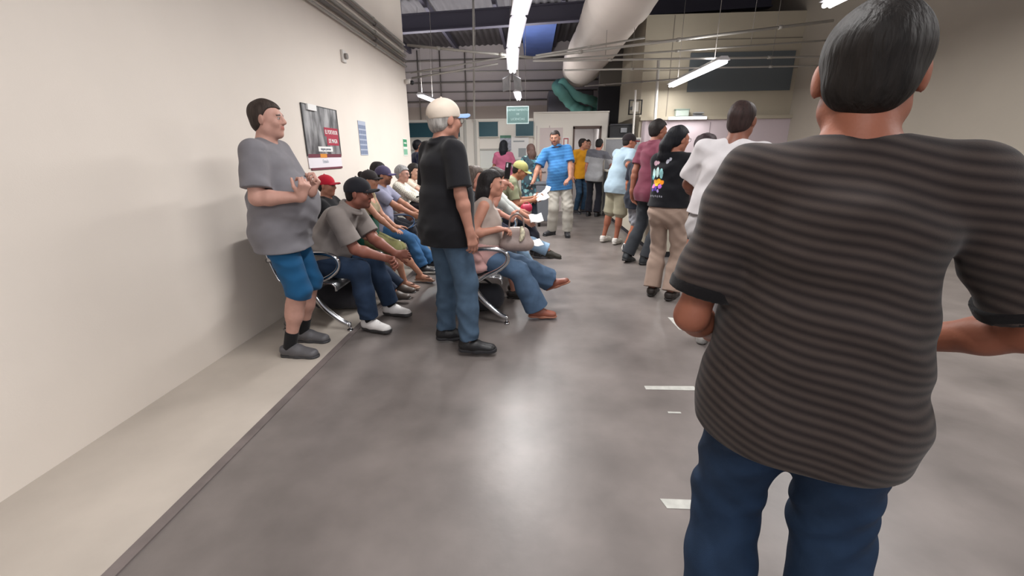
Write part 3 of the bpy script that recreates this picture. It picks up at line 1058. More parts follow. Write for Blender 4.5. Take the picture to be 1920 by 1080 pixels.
LAMP = mat('lamp_tube', 'fffcff', emit=5.0)
LAMPB = mat('lamp_body', 'd9d9dc', rough=0.4)

m = MB().box(-9, 6.5, -3.5, 17, -0.12, 0)
struct('floor', m, FLOOR)
struct('trim_1', MB().box(-2.2, -1.46, -3.5, 8.15, 0, 0.004), STRIP)
struct('trim_2', MB().box(-1.46, -1.41, -3.5, 8.15, 0, 0.007), mat('seam_strip', '6d6462', rough=0.5, noise=0.25, nscale=6))
struct('wall_left', MB().box(-2.4, -2.2, -3.5, 8.15, -0.12, 5.2), WALL)
struct('wall_right', MB().box(5.6, 5.8, -3.5, 17, -0.12, 5.2), mat('wall_right_paint', 'a49c90', rough=0.8, noise=0.05, nscale=1))
struct('wall_back', MB().use(GREYW).box(-9, 6.5, 17, 17.2, 0, 3.05).use(UPPER).box(-9, 6.5, 16.98, 17.2, 3.05, 5.4))
struct('wall_far_left', MB().box(-9.2, -9, -3.5, 17, -0.12, 5.4), GREYW)
# corrugated roof
pts = []
m = MB()
n = 300
for i in range(n):
    x0 = -9 + 14.8 * i / n
    pts.append((x0, 5.02 + 0.02 * (x0 + 2) + (0.03 if (i // 2) % 2 else 0)))
m.sheet(pts, -3.5, 17.2, 0.02)
struct('ceiling', m, ROOF)
# roof structure
m = MB()
for yy in (0.5, 4.5, 12.0):
    m.use(BEAM)
    vs = []
    for x_, z_ in ((-9, 4.08), (5.7, 4.62)):
        vs.append((x_, z_))
    h_ = 0.40
    a0 = len(m.v)
    for dy, dz in ((0, 0), (0.2, 0), (0.2, 0.03), (0.11, 0.03), (0.11, h_ - 0.03), (0.2, h_ - 0.03), (0.2, h_), (0, h_), (0, h_ - 0.03), (0.09, h_ - 0.03), (0.09, 0.03), (0, 0.03)):
        pass
    sec = [(0, 0), (0.2, 0), (0.2, 0.03), (0.11, 0.03), (0.11, h_ - 0.03), (0.2, h_ - 0.03), (0.2, h_), (0, h_), (0, h_ - 0.03), (0.09, h_ - 0.03), (0.09, 0.03), (0, 0.03)]
    V_ = [(x_, yy + dy, z_ + dz) for x_, z_ in vs for dy, dz in sec]
    k = len(sec)
    m.add(V_, [(i, (i + 1) % k, k + (i + 1) % k, k + i) for i in range(k)] + [tuple(range(k))[::-1], tuple(range(k, 2 * k))])
g = empty('roof_girder', (0, 12, 4.3))
g['kind'] = 'structure'
m.build('girder_steel', None, g).location = (0, -12, -4.3)
m = MB().use(BEAM)
for xx in (-8, -6.2, -4.4, -2.7, -1.0, 0.7, 2.4, 4.1):
    z_ = 4.86 + 0.02 * (xx + 2)
    m.box(xx, xx + 0.09, -3.5, 17, z_, z_ + 0.16)
m.use(BLUEB).box(-0.3, 0.62, 12.8, 16.9, 4.62, 4.84)
tag(m.build('roof_purlin', None), kind='structure')
# steel post at the end of the left wall
t = empty('steel_column', (-2.45, 8.4, 0), 'pale steel column rising beside the end of the cream left wall', 'column')
MB().use(mat('column_paint', '9c978f', rough=0.6)).box(-0.1, 0.1, 0.0, 0.02, 0, 4.6).box(-0.1, 0.1, 0.18, 0.20, 0, 4.6).box(-0.01, 0.01, 0.02, 0.18, 0, 4.6).build('column_shaft', None, t)
MB().use(BEAM).box(-0.13, 0.13, -0.03, 0.23, 3.55, 4.1).build('column_bracket', None, t)

# service windows along the back, teal fascia above
CY = 10.8
m = MB().use(CREAM)
m.box(-8.5, 0.02, CY, CY + 0.1, 0, 1.02)
m.box(-8.5, 0.02, CY, CY + 0.1, 1.50, 1.76)
for x0, x1 in ((-8.5, -5.6), (-4.5, -4.2), (-3.15, -2.95), (-2.0, -1.7), (-0.62, -0.52), (-0.05, 0.02)):
    m.box(x0, x1, CY, CY + 0.1, 1.02, 1.50)
m.box(-8.5, 0.02, CY - 0.02, CY + 0.1, 2.10, 2.16)
struct('wall_back_counter', m)
k_ = 0
for x0, x1 in ((-5.6, -4.5), (-4.2, -3.15), (-2.95, -2.0), (-1.7, -0.62), (-0.52, -0.05)):
    k_ += 1
    w_ = empty('window_%d' % k_, ((x0 + x1) / 2, CY, 1.02))
    w_['kind'] = 'structure'
    hx_ = (x1 - x0) / 2
    MB().use(TRIM).box(-hx_, hx_, -0.02, 0.05, 0, 0.03).box(-hx_, hx_, -0.02, 0.05, 0.45, 0.48).box(-hx_, -hx_ + 0.03, -0.02, 0.05, 0.03, 0.45).box(hx_ - 0.03, hx_, -0.02, 0.05, 0.03, 0.45).build('window_frame', None, w_)
    MB().use(mat('office_glass', 'd9dcd8', rough=0.15, spec=0.6)).box(-hx_ + 0.03, hx_ - 0.03, 0.01, 0.02, 0.03, 0.45).build('pane', None, w_)
TLX = ((-7.6, -5.3, 'far to the left'), (-5.2, -4.2, 'second from the left'), (-3.9, -2.0, 'beside the end of the cream wall'), (-1.95, -1.72, 'narrow one behind the standing man in black'),
       (-1.30, -0.62, 'between the two white posts'), (-0.40, 0.02, 'above the women at the window'))
TLX = ((-7.6, -5.3, 'dark teal fascia panel far behind the cream left wall'), (-3.9, -2.02, 'long teal fascia panel right beside the end of the cream wall'), (-1.97, -1.70, 'short teal fascia panel next to the peaked cap of the standing man'),
       (-1.24, -0.80, 'square dark teal fascia panel between two white window posts'), (-0.38, 0.03, 'dark teal fascia panel directly under the green hanging sign'))
for x0, x1, lb in TLX:
    o = empty('fascia_panel', ((x0 + x1) / 2, CY - 0.06, 1.93), lb, 'panel', 'teal fascia panels over the service windows')
    hx_ = (x1 - x0) / 2
    MB().use(TEAL).box(-hx_, hx_, -0.02, 0.03, -0.16, 0.16).build('panel_face', None, o)
    MB().use(TRIM).box(-hx_ - 0.015, hx_ + 0.015, -0.03, 0.03, 0.16, 0.175).build('panel_trim', None, o)
    MB().use(TRIM).box(-hx_ - 0.015, hx_ + 0.015, -0.03, 0.03, -0.175, -0.16).build('panel_trim', None, o)
struct('trim_3', MB().use(CREAM).box(-1.70, -1.24, CY - 0.05, CY + 0.1, 0, 2.14).box(-0.80, -0.38, CY - 0.01, CY + 0.08, 1.76, 2.14).use(TRIM).box(-1.60, -1.54, CY - 0.08, CY - 0.05, 0, 2.14).box(-1.36, -1.30, CY - 0.08, CY - 0.05, 0, 2.14))
struct('trim_4', MB().use(BLACKP).box(-8.5, 0.02, CY - 0.16, CY, 0.98, 1.0).use(TRIM).box(-8.5, 0.02, CY - 0.2, CY, 1.0, 1.03).use(BLACKP).box(-8.5, 0.02, CY - 0.012, CY, 1.49, 1.5))
t = empty('poster', (-0.30, CY - 0.03, 1.5), 'white notice poster with a grey block on the wall left of the floral dress', 'poster')
MB().use(WHITEP).box(-0.22, 0.22, -0.006, 0, -0.26, 0.26).build('poster_sheet', None, t)
MB().use(mat('poster_grey', '9fa6a8')).box(-0.02, 0.16, -0.008, -0.006, -0.2, 0.0).build('print_block', None, t)
MB().use(mat('poster_grey', '9fa6a8')).box(-0.14, 0.12, -0.008, -0.006, 0.14, 0.17).build('heading_bar', None, t)
t = empty('poster', (-0.62, CY - 0.06, 1.66), 'small green headed poster with a photo above the pink shirted woman', 'poster')
MB().use(mat('poster_photo', 'a9aebb', noise=0.3, nscale=20)).box(-0.13, 0.13, -0.006, 0, -0.2, 0.07).build('poster_sheet', None, t)
MB().use(mat('poster_green', '4f7f6a')).box(-0.13, 0.13, -0.006, 0, 0.07, 0.13).build('poster_header', None, t)
t = empty('printer', (-1.78, CY - 0.14, 1.03), 'small black printer on the window ledge beyond the man in black', 'printer')
MB().use(BLACKP).box(-0.14, 0.14, -0.1, 0.1, 0, 0.14).build('printer_case', None, t, bevel=0.012)
MB().use(WHITEP).box(-0.09, 0.09, -0.14, -0.02, 0.14, 0.145).build('paper_tray', None, t)

# white partition with the open doorway
PY = 10.9
m = MB().use(CREAM)
m.box(0.03, 0.96, PY, PY + 0.12, 0, 2.27)
m.box(1.62, 1.76, PY, PY + 0.12, 0, 2.27)
m.box(0.96, 1.62, PY, PY + 0.12, 1.96, 2.27)
m.box(0.03, 1.78, PY - 0.03, PY + 0.15, 2.27, 2.30)
m.use(mat('panel_groove', 'bdb2ae')).box(0.10, 0.12, PY - 0.004, PY, 0, 2.0).box(0.40, 0.42, PY - 0.004, PY, 0, 2.0)
struct('wall_partition', m)
d = empty('door_1', (1.29, PY, 0))
d['kind'] = 'structure'
MB().use(mat('door_frame_brown', '5c4b45')).box(-0.33, -0.29, -0.03, 0.14, 0, 1.96).box(0.29, 0.33, -0.03, 0.14, 0, 1.96).box(-0.33, 0.33, -0.03, 0.14, 1.92, 1.98).build('door_frame', None, d)
d = empty('door_2', (0.42, PY, 0))
d['kind'] = 'structure'
MB().use(mat('door_pale', 'cfc2c0')).box(-0.24, 0.30, -0.03, 0.0, 0, 1.95).build('door_leaf', None, d)
MB().use(CHROME).tube([(-0.18, -0.03, 0.95), (-0.18, -0.07, 0.95), (-0.08, -0.07, 0.95)], 0.012, 8).build('door_handle', None, d)
# room behind the doorway
m = MB().use(mat('inner_room', 'c9c4c2', rough=0.5, noise=0.12, nscale=2))
m.box(0.2, 1.74, 13.2, 13.3, 0, 2.25).box(1.74, 1.8, 11.02, 13.2, 0, 2.25).box(0.1, 0.2, 11.02, 13.2, 0, 2.25).box(0.1, 1.8, 11.02, 13.2, 2.25, 2.3)
struct('wall_inner_room', m)
t = empty('ceiling_light', (1.42, 12.1, 2.2), 'glowing round lights seen through the open doorway', 'light')
MB().use(LAMP).ball((-0.22, 0, -0.1), (0.12, 0.12, 0.07)).ball((0.12, 0, -0.08), (0.14, 0.14, 0.08)).build('bulb_globe', None, t)
MB().use(LAMPB).box(-0.35, 0.3, -0.04, 0.04, 0.0, 0.05).build('light_base', None, t)
area('lamp_inner', (1.2, 12.0, 2.05), 0.5, 0.5, 14)
t = empty('notice', (0.80, PY - 0.01, 1.62), 'small red and white notice between the two doors', 'sign')
MB().use(WHITEP).box(-0.08, 0.08, -0.006, 0, -0.12, 0.12).build('notice_sheet', None, t)
MB().use(mat('notice_red', 'b06a6a')).box(-0.06, -0.035, -0.008, -0.006, -0.1, 0.1).box(0.035, 0.06, -0.008, -0.006, -0.1, 0.1).box(-0.035, 0.035, -0.008, -0.006, 0.07, 0.1).build('notice_print', None, t)

# beige block to the right, with the pink lit office front below
BX = 2.38
m = MB().use(BEIGE)
m.box(BX, 5.6, 10.5, 10.6, 2.08, 4.12)
m.box(BX, BX + 0.1, 10.6, 16.9, 0, 4.12)
m.box(BX, BX + 0.06, 10.48, 10.5, 0, 2.08)
m.use(mat('block_seam', '7d766b')).box(2.95, 2.965, 10.49, 10.5, 2.1, 4.1).box(BX, 5.6, 10.49, 10.5, 3.62, 3.635).box(BX, 5.6, 10.49, 10.5, 3.05, 3.062)
struct('wall_block', m)
struct('window_6', MB().use(mat('dusky_glass', '5d6468', rough=0.3)).box(3.35, 5.5, 10.47, 10.49, 2.62, 3.38))
m = MB().use(PINKW).box(2.44, 5.6, 10.42, 10.5, 0, 2.05)
m.use(mat('panel_joint', '9a8e92')).box(3.9, 3.915, 10.41, 10.42, 0, 2.0).box(2.46, 2.50, 10.40, 10.42, 0, 2.05)
struct('wall_office', m)
struct('trim_5', MB().use(BEIGE).box(BX, 5.6, 10.36, 10.5, 2.05, 2.12))
t = empty('wall_light', (3.38, 10.30, 2.07), 'thin lit white light bar above the pale pink office front', 'light')
MB().use(LAMP).tube([(-0.40, -0.02, 0), (0.38, -0.02, 0)], 0.018, 10).build('lamp_tube', None, t)
MB().use(LAMPB).box(-0.42, 0.40, 0.0, 0.06, -0.02, 0.04).build('lamp_housing', None, t)
area('lamp_office', (3.4, 10.2, 2.03), 0.8, 0.06, 3)
t = empty('storage_bin', (3.26, 10.40, 2.12), 'pale green plastic tub on the ledge above the light bar', 'tub')
MB().use(mat('tub_plastic', 'a9b5ac', rough=0.35)).prism([(-0.14, -0.07), (0.14, -0.07), (0.14, 0.05), (-0.14, 0.05)], 0, 0.13).build('tub_body', None, t, bevel=0.01)
MB().use(mat('tub_lid', '7f8f84')).box(-0.15, 0.15, -0.08, 0.06, 0.13, 0.15).build('lid', None, t)
t = empty('document_tray', (3.62, 10.40, 2.12), 'low grey stack of trays on the ledge above the light bar', 'tray')
MB().use(mat('tray_grey', '8d8f92')).box(-0.10, 0.10, -0.07, 0.05, 0, 0.02).box(-0.10, 0.10, 0.03, 0.05, 0.02, 0.05).build('lower_tray', None, t)
MB().use(mat('tray_grey', '8d8f92')).box(-0.10, 0.10, -0.07, 0.05, 0.055, 0.075).build('upper_tray', None, t)
# dark recess between partition and block, stacked equipment
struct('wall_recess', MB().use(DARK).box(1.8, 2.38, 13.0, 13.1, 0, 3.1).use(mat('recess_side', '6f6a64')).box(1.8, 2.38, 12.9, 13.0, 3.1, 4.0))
t = empty('equipment_cabinet', (2.02, 10.9, 0), 'dark equipment cabinet with a grey screen behind the grey cubicle panel', 'cabinet')
MB().use(BLACKP).box(-0.22, 0.30, -0.1, 0.3, 0, 2.0).build('cabinet_body', None, t, bevel=0.01)
MB().use(mat('cabinet_shelf', '3b3b40')).box(-0.22, 0.30, -0.13, -0.1, 1.70, 1.73).box(-0.22, 0.30, -0.13, -0.1, 1.98, 2.01).build('shelf_edge', None, t)
MB().use(mat('screen_glow', '9a9ca0', rough=0.1)).box(0.02, 0.16, -0.14, -0.12, 1.82, 1.92).build('screen', None, t)
# cubicle panel and the long counter
t = empty('cubicle_panel', (1.92, 10.29, 0), 'grey fabric cubicle panel standing behind the counter', 'partition')
MB().use(mat('cubicle_fabric', '85868a', rough=0.9, noise=0.05, nscale=30)).box(-0.28, 0.46, 0, 0.05, 0.1, 1.66).build('fabric_panel', None, t)
MB().use(TRIM).box(-0.30, 0.48, -0.01, 0.06, 1.66, 1.69).box(-0.30, -0.28, -0.01, 0.06, 0, 1.66).box(0.46, 0.48, -0.01, 0.06, 0, 1.66).build('panel_frame', None, t)
t = empty('service_counter', (1.88, 8.2, 0), 'long cream service counter the men in line lean on', 'counter')
MB().use(mat('counter_front', 'cdc7b6', rough=0.6, noise=0.04, nscale=2)).box(-0.2, 0.35, -2.3, 2.0, 0.08, 0.98).build('counter_body', None, t)
MB().use(mat('counter_top', 'd9d5c9', rough=0.35)).box(-0.26, 0.40, -2.35, 2.05, 0.98, 1.02).build('counter_top', None, t, bevel=0.008)
MB().use(DARK).box(-0.18, 0.35, -2.28, 1.98, 0, 0.08).build('kick_plate', None, t)

# pipes and conduits -----------------------------------------------
def pipe(a, b, r, m, lb, straps=0, grp=None, hang=False):
    t = empty('conduit', a, lb, 'pipe', grp)
    A_, B_ = Vector(a), Vector(b)
    MB().use(m).tube([(0, 0, 0), tuple(B_ - A_)], r, 8).build('pipe_run', None, t)
    for q in range(straps):
        p = (B_ - A_) * ((q + 0.5) / straps)
        d_ = (B_ - A_).normalized() * 0.03
        MB().use(m).tube([tuple(p - d_), tuple(p + d_)], r * 1.45, 8).build('coupling', None, t)
    if hang:
        for q in (0.25, 0.75):
            p = (B_ - A_) * q
            MB().use(GALVD).tube([tuple(p), (p.x, p.y, 4.95 - A_.z)], 0.0035, 5).build('hanger_rod', None, t)


WG = 'conduits along the left wall'
pipe((-2.165, -1.0, 2.80), (-2.165, 8.1, 2.82), 0.016, GALV, 'lowest pale conduit along the cream left wall', 3, WG)
pipe((-2.165, -1.0, 2.88), (-2.165, 8.1, 2.90), 0.022, GALVD, 'dark thick conduit second from the bottom on the left wall', 3, WG)
pipe((-2.165, -1.0, 2.96), (-2.165, 8.1, 2.98), 0.022, GALV, 'middle conduit of the bundle on the left wall', 3, WG)
pipe((-2.15, -1.0, 3.06), (-2.15, 8.1, 3.08), 0.020, GALVD, 'dark upper conduit of the bundle on the left wall', 3, WG)
pipe((-2.165, -1.0, 3.14), (-2.165, 8.1, 3.15), 0.014, GALV, 'topmost thin conduit on the left wall', 3, WG)
HG = 'conduits crossing the hall'
pipe((-2.15, 8.2, 3.17), (0.0, 8.2, 2.93), 0.022, GALV, 'pale conduit sloping down from the wall end to the ceiling light', 2, HG)
pipe((-2.12, 8.2, 2.74), (-0.44, 8.2, 2.95), 0.014, GALV, 'thin conduit rising from the left wall end to the ceiling light', 0, HG)
pipe((-2.12, 8.25, 2.66), (-0.60, 8.25, 2.86), 0.016, GALV, 'lower thin conduit rising towards the ceiling light', 0, HG, True)
pipe((0.0, 8.2, 2.93), (4.8, 8.2, 3.36), 0.022, GALV, 'bright conduit rising to the right in front of the duct', 3, HG)
pipe((0.05, 8.25, 2.97), (1.86, 8.25, 3.20), 0.016, GALV, 'upper thin conduit crossing in front of the duct', 1, HG)
pipe((0.05, 8.3, 2.90), (4.8, 8.3, 3.10), 0.014, GALV, 'second bright conduit below the duct crossing', 1, HG, True)
pipe((0.0, 8.2, 2.88), (5.2, 8.2, 2.84), 0.017, GALV, 'level conduit just below the light end', 2, HG)
pipe((0.55, 8.4, 2.76), (5.2, 8.4, 2.74), 0.014, GALV, 'thin level conduit lower right of the duct', 2, HG, True)
pipe((1.05, 9.6, 2.66), (3.3, 9.6, 2.78), 0.013, GALVD, 'short dark conduit in front of the beige block', 3, HG)
BGp = 'pipes on the grey back wall'
for q, (z0, z1, r, mm_) in enumerate(((3.20, 3.24, 0.03, GALVD), (3.55, 3.52, 0.02, GALVD), (3.85, 3.86, 0.03, GALVD), (4.22, 4.18, 0.02, GALV), (4.55, 4.6, 0.03, GALVD))):
    pipe((-8.5, 16.95, z0), (2.3, 16.95, z1), r, mm_, ['lowest', 'second lowest', 'middle', 'second highest', 'highest'][q] + ' level pipe across the grey back wall', 0, BGp)
for q, xx in enumerate((-4.6, -4.1, -3.3, -2.4)):
    pipe((xx, 16.90, 2.4), (xx, 16.90, 4.9), 0.022, GALVD, 'upright pipe on the back wall, ' + ['leftmost by the wall end', 'second from the left wall end', 'third from the left wall end', 'right above the standing man\'s cap'][q], 0, BGp)
pipe((-1.33, 10.6, 2.14), (-1.28, 10.6, 4.6), 0.022, mat('post_white', 'cbc7c0'), 'white upright drop pipe over the service windows')
pipe((2.70, 10.2, 0.0), (2.62, 10.2, 3.2), 0.032, mat('post_white', 'cbc7c0'), 'thick white upright pipe in front of the beige block')
pipe((2.17, 10.0, 1.0), (2.15, 10.0, 2.62), 0.022, mat('post_white', 'cbc7c0'), 'thin white upright pipe beside the black wall bracket')
t = empty('wall_bracket', (2.2, 10.15, 2.30), 'black square television bracket in front of the beige block', 'bracket')
MB().use(BLACKP).tube([(-0.13, 0, -0.14), (0.13, 0, -0.14), (0.13, 0, 0.14), (-0.13, 0, 0.14)], 0.02, 6, closed=True).build('bracket_frame', None, t)
MB().use(BLACKP).box(-0.05, 0.05, 0.02, 0.30, -0.03, 0.03).build('bracket_arm', None, t)
MB().use(mat('bracket_plate', 'a9a49c')).box(-0.06, 0.06, -0.03, -0.01, -0.09, 0.10).build('mount_plate', None, t)

# the big round duct and its green hose
t = empty('air_duct', (1.45, 9, 3.85), 'large cream round air duct hanging below the roof', 'duct')
m = MB().use(mat('duct_skin', 'cfc5be', rough=0.55, noise=0.05, nscale=1.5))
pts, rr = [], []
for q in range(60):
    yy = -6.5 + q * 0.21
    pts.append((0.02 * math.sin(yy), yy, 0.015 * math.sin(yy * 2.3)))
    rr.append(0.53 + 0.012 * math.sin(yy * 4.1) + (0.02 if q % 9 == 0 else 0))
m.tube(pts, rr, 36)
m.build('duct_tube', None, t)
m = MB().use(GALVD)
for yy in (-5, -2.5, 0, 2.5, 5):
    m.tube([(-0.02, yy, 0.53), (-0.02, yy, 0.98)], 0.01, 6)
m.build('hanger_rod', None, t)
t = empty('fabric_hose', (1.2, 13.4, 2.9), 'sagging green fabric hoses under the end of the round duct', 'hose')
HM = mat('hose_green', '4f7f78', rough=0.8, noise=0.1, nscale=5)
MB().use(HM).tube(arc([(-0.35, 1.6, 0.55), (-0.46, 0.8, 0.36), (-0.32, 0.4, 0.12), (-0.05, 0.45, -0.14), (0.2, 0.45, -0.32), (0.5, 0.5, -0.38)], 5), [0.16 + 0.015 * math.sin(i * 1.9) for i in range(26)], 16).build('hose_tube', None, t)
MB().use(HM).tube(arc([(-0.35, 0.7, 0.5), (0.0, 0.4, 0.12), (0.35, 0.2, -0.05), (0.58, 0.4, -0.08), (0.72, 0.6, -0.2), (0.66, 0.6, -0.38)], 5), [0.13 + 0.012 * math.sin(i * 2.1) for i in range(26)], 16).build('hose_tube', None, t)
t = empty('air_unit', (1.4, 14.8, 2.3), 'dark air handling unit behind the green hoses', 'machine')
MB().use(mat('unit_dark', '4c4a52', rough=0.6)).box(-0.9, 0.5, 0, 1.2, 0, 0.95).build('unit_case', None, t, bevel=0.03)
MB().use(BEAM).box(-0.95, -0.88, 0, 0.07, -2.3, 0).box(0.43, 0.5, 0, 0.07, -2.3, 0).box(-0.95, -0.88, 1.1, 1.17, -2.3, 0).box(0.43, 0.5, 1.1, 1.17, -2.3, 0).build('unit_stand', None, t)


# lamps ------------------------------------------------------------
def fixture(p0, p1, lb, tubes=2, wires=True, rn=0.028):
    A_, B_ = Vector(p0), Vector(p1)
    t = empty('ceiling_light', tuple((A_ + B_) / 2), lb, 'light', 'ceiling lights')
    d_ = (B_ - A_) / 2
    s_ = Vector((d_.y, -d_.x, 0)).normalized()
    for q in range(tubes):
        o_ = s_ * (0.055 * (q - (tubes - 1) / 2) * 2) * 0.6
        MB().use(LAMP).tube([tuple(-d_ + o_), tuple(d_ + o_)], rn, 10).build('lamp_tube', None, t)
    m = MB().use(LAMPB)
    a_, b_ = s_ * 0.10, s_ * 0.05
    z1_, z2_ = Vector((0, 0, 0.03)), Vector((0, 0, 0.09))
    V_ = [-d_ - a_ + z1_, -d_ + a_ + z1_, -d_ + b_ + z2_, -d_ - b_ + z2_, d_ - a_ + z1_, d_ + a_ + z1_, d_ + b_ + z2_, d_ - b_ + z2_]
    m.add(V_, [(3, 2, 1, 0), (4, 5, 6, 7), (0, 1, 5, 4), (1, 2, 6, 5), (2, 3, 7, 6), (3, 0, 4, 7)])
    m.build('lamp_housing', None, t)
    if wires:
        for q in (-0.7, 0.7):
            p = d_ * q
            MB().use(GALVD).tube([tuple(p + Vector((0, 0, 0.08))), tuple(p + Vector((0, 0, 5.0 - A_.z)))], 0.005, 5).build('hanging_wire', None, t)
    return t


LL = ['nearest length of the bright light row over the walkway', 'middle length of the bright light row over the walkway', 'far length of the bright light row ending at the metal reflectors',
      'light overhead just in front of the camera', 'slanting double tube light at the upper right by the beige block', 'light over the queue on the right', 'light near the right wall behind the queue',
      'light behind the camera', 'small bright light above the white cap', 'short bright light straight above the green sign', 'added unseen light behind the cream wall, brightening the back of the hall']
for q, (x0, y0, x1, y1, z, pw) in enumerate(LAMPS):
    fixture((x0, y0, z + 0.03), (x1, y1, z + 0.03), LL[q])
    L_ = math.hypot(x1 - x0, y1 - y0)
    rz_ = -math.atan2(x1 - x0, y1 - y0)
    area('lamp_%d' % q, ((x0 + x1) / 2, (y0 + y1) / 2, z - 0.01), 0.12, L_, pw, rot=(0, 0, rz_))
    area('lamp_up_%d' % q, ((x0 + x1) / 2, (y0 + y1) / 2, z + 0.13), 0.12, L_, pw * 0.4, rot=(PI, 0, rz_))
t = empty('reflector_hood', (-0.40, 9.3, 2.72), 'two pale metal reflector wings at the end of the light row', 'reflector')
for sg in (-1, 1):
    m = MB().use(mat('hood_metal', 'a9a9ad', rough=0.35, metal=0.4))
    m.add([(sg * 0.02, -0.2, 0.10), (sg * 0.17, -0.22, 0.02), (sg * 0.19, 0.25, -0.14), (sg * 0.04, 0.25, -0.10), (sg * 0.03, -0.2, 0.11), (sg * 0.18, -0.22, 0.03), (sg * 0.20, 0.25, -0.13), (sg * 0.05, 0.25, -0.09)],
          [(0, 1, 2, 3), (7, 6, 5, 4), (0, 4, 5, 1), (1, 5, 6, 2), (2, 6, 7, 3), (3, 7, 4, 0)])
    m.build('reflector_wing', None, t)
MB().use(GALVD).tube([(0, 0, 0.02), (0, 0, 2.2)], 0.008, 6).build('hanging_wire', None, t)

# hanging sign
t = empty('hanging_sign', (-0.28, 9.0, 2.09), 'green hanging sign with pale lettering below the light row', 'sign')
SG = mat('sign_green', '34504e', rough=0.5)
SL = mat('sign_letter', '728886', rough=0.5)
MB().use(SG).box(-0.20, 0.20, -0.012, 0.012, -0.145, 0.145).build('sign_board', None, t)
MB().use(mat('sign_rim', '8b9c9c')).box(-0.215, 0.215, -0.016, 0.016, 0.145, 0.16).box(-0.215, 0.215, -0.016, 0.016, -0.16, -0.145).box(-0.215, -0.2, -0.016, 0.016, -0.145, 0.145).box(0.2, 0.215, -0.016, 0.016, -0.145, 0.145).build('sign_frame', None, t)
text('sign_text', 'DEPARTAMENTO', 0.052, (0, -0.014, 0.09), (PI / 2, 0, 0), SL, t)
text('sign_text', 'DE', 0.046, (0, -0.014, 0.015), (PI / 2, 0, 0), SL, t)
text('sign_text', 'LICENCIAS', 0.056, (0, -0.014, -0.075), (PI / 2, 0, 0), SL, t)
MB().use(GALVD).tube([(-0.15, 0, 0.15), (-0.13, 0.0, 2.85)], 0.004, 5).build('hanging_wire', None, t)
MB().use(GALVD).tube([(0.15, 0, 0.15), (0.13, 0, 2.85)], 0.004, 5).build('hanging_wire', None, t)

# poster, notice, sign, sounder and camera on the left wall
XW = -2.2
t = empty('poster', (XW, 4.70, 1.54), 'large grey photo poster with a red lettered block on the cream wall', 'poster')
pm = bpy.data.materials.new('poster_photo_grey')
pm.use_nodes = True
nt = pm.node_tree
tc = nt.nodes.new('ShaderNodeTexCoord')
mp = nt.nodes.new('ShaderNodeMapping')
mp.inputs['Scale'].default_value = (1, 7, 2.2)
nt.links.new(tc.outputs['Object'], mp.inputs[0])
nz = nt.nodes.new('ShaderNodeTexNoise')
nz.inputs['Scale'].default_value = 1.6
nz.inputs['Detail'].default_value = 6
nt.links.new(mp.outputs[0], nz.inputs['Vector'])
cr = nt.nodes.new('ShaderNodeValToRGB')
cr.color_ramp.elements[0].position = 0.38
cr.color_ramp.elements[0].color = (0.06, 0.06, 0.065, 1)
cr.color_ramp.elements[1].position = 0.66
cr.color_ramp.elements[1].color = (0.42, 0.42, 0.43, 1)
nt.links.new(nz.outputs[0], cr.inputs[0])
nt.links.new(cr.outputs[0], nt.nodes['Principled BSDF'].inputs['Base Color'])
nt.nodes['Principled BSDF'].inputs['Roughness'].default_value = 0.35
hy = 0.385
MB().use(pm).box(0.004, 0.010, -hy, hy, -0.17, 0.31).build('photo_print', None, t)
MB().use(mat('poster_margin', 'e9e4ea')).box(0.004, 0.010, -hy, hy, -0.285, -0.17).build('lower_margin', None, t)
MB().use(mat('poster_red', 'a51f3c')).box(0.010, 0.012, 0.03, hy - 0.02, 0.03, 0.12).box(0.010, 0.012, 0.07, hy - 0.02, -0.06, 0.03).build('red_block', None, t)
MB().use(WHITEP).box(0.010, 0.012, -0.15, 0.18, -0.125, -0.075).build('white_label', None, t)
MB().use(mat('poster_maroon', '6d2b3c')).box(0.010, 0.012, -hy, hy, -0.185, -0.15).box(0.004, 0.012, -hy + 0.04, hy, -0.305, -0.285).build('maroon_band', None, t)
MB().use(mat('poster_orange', 'd98c2c')).box(0.012, 0.013, -0.13, 0.02, -0.187, -0.148).build('orange_block', None, t)
MB().use(mat('poster_edge', '3c3c3e')).box(0.004, 0.013, -hy - 0.008, -hy, -0.17, 0.318).box(0.004, 0.013, -hy, hy, 0.31, 0.318).box(0.004, 0.013, hy, hy + 0.008, -0.17, 0.318).build('poster_edge', None, t)
RW = (PI / 2, 0, PI / 2)
text('poster_text', 'EL PORTADOR', 0.058, (0.0125, 0.195, 0.073), RW, WHITEP, t, sx=0.78)
text('poster_text', 'DE MAGIA', 0.060, (0.0125, 0.215, -0.017), RW, WHITEP, t, sx=0.78)
text('label_text', 'ninguna persona', 0.036, (0.0125, 0.015, -0.10), RW, mat('label_ink', '5a5f6e'), t)
text('margin_text', 'Estado', 0.05, (0.0105, -0.02, -0.225), RW, mat('margin_ink', 'a9adb8'), t)
MB().use(WHITEP).box(0.008, 0.03, -0.30, -0.12, 0.262, 0.318).build('paper_strip', None, t)

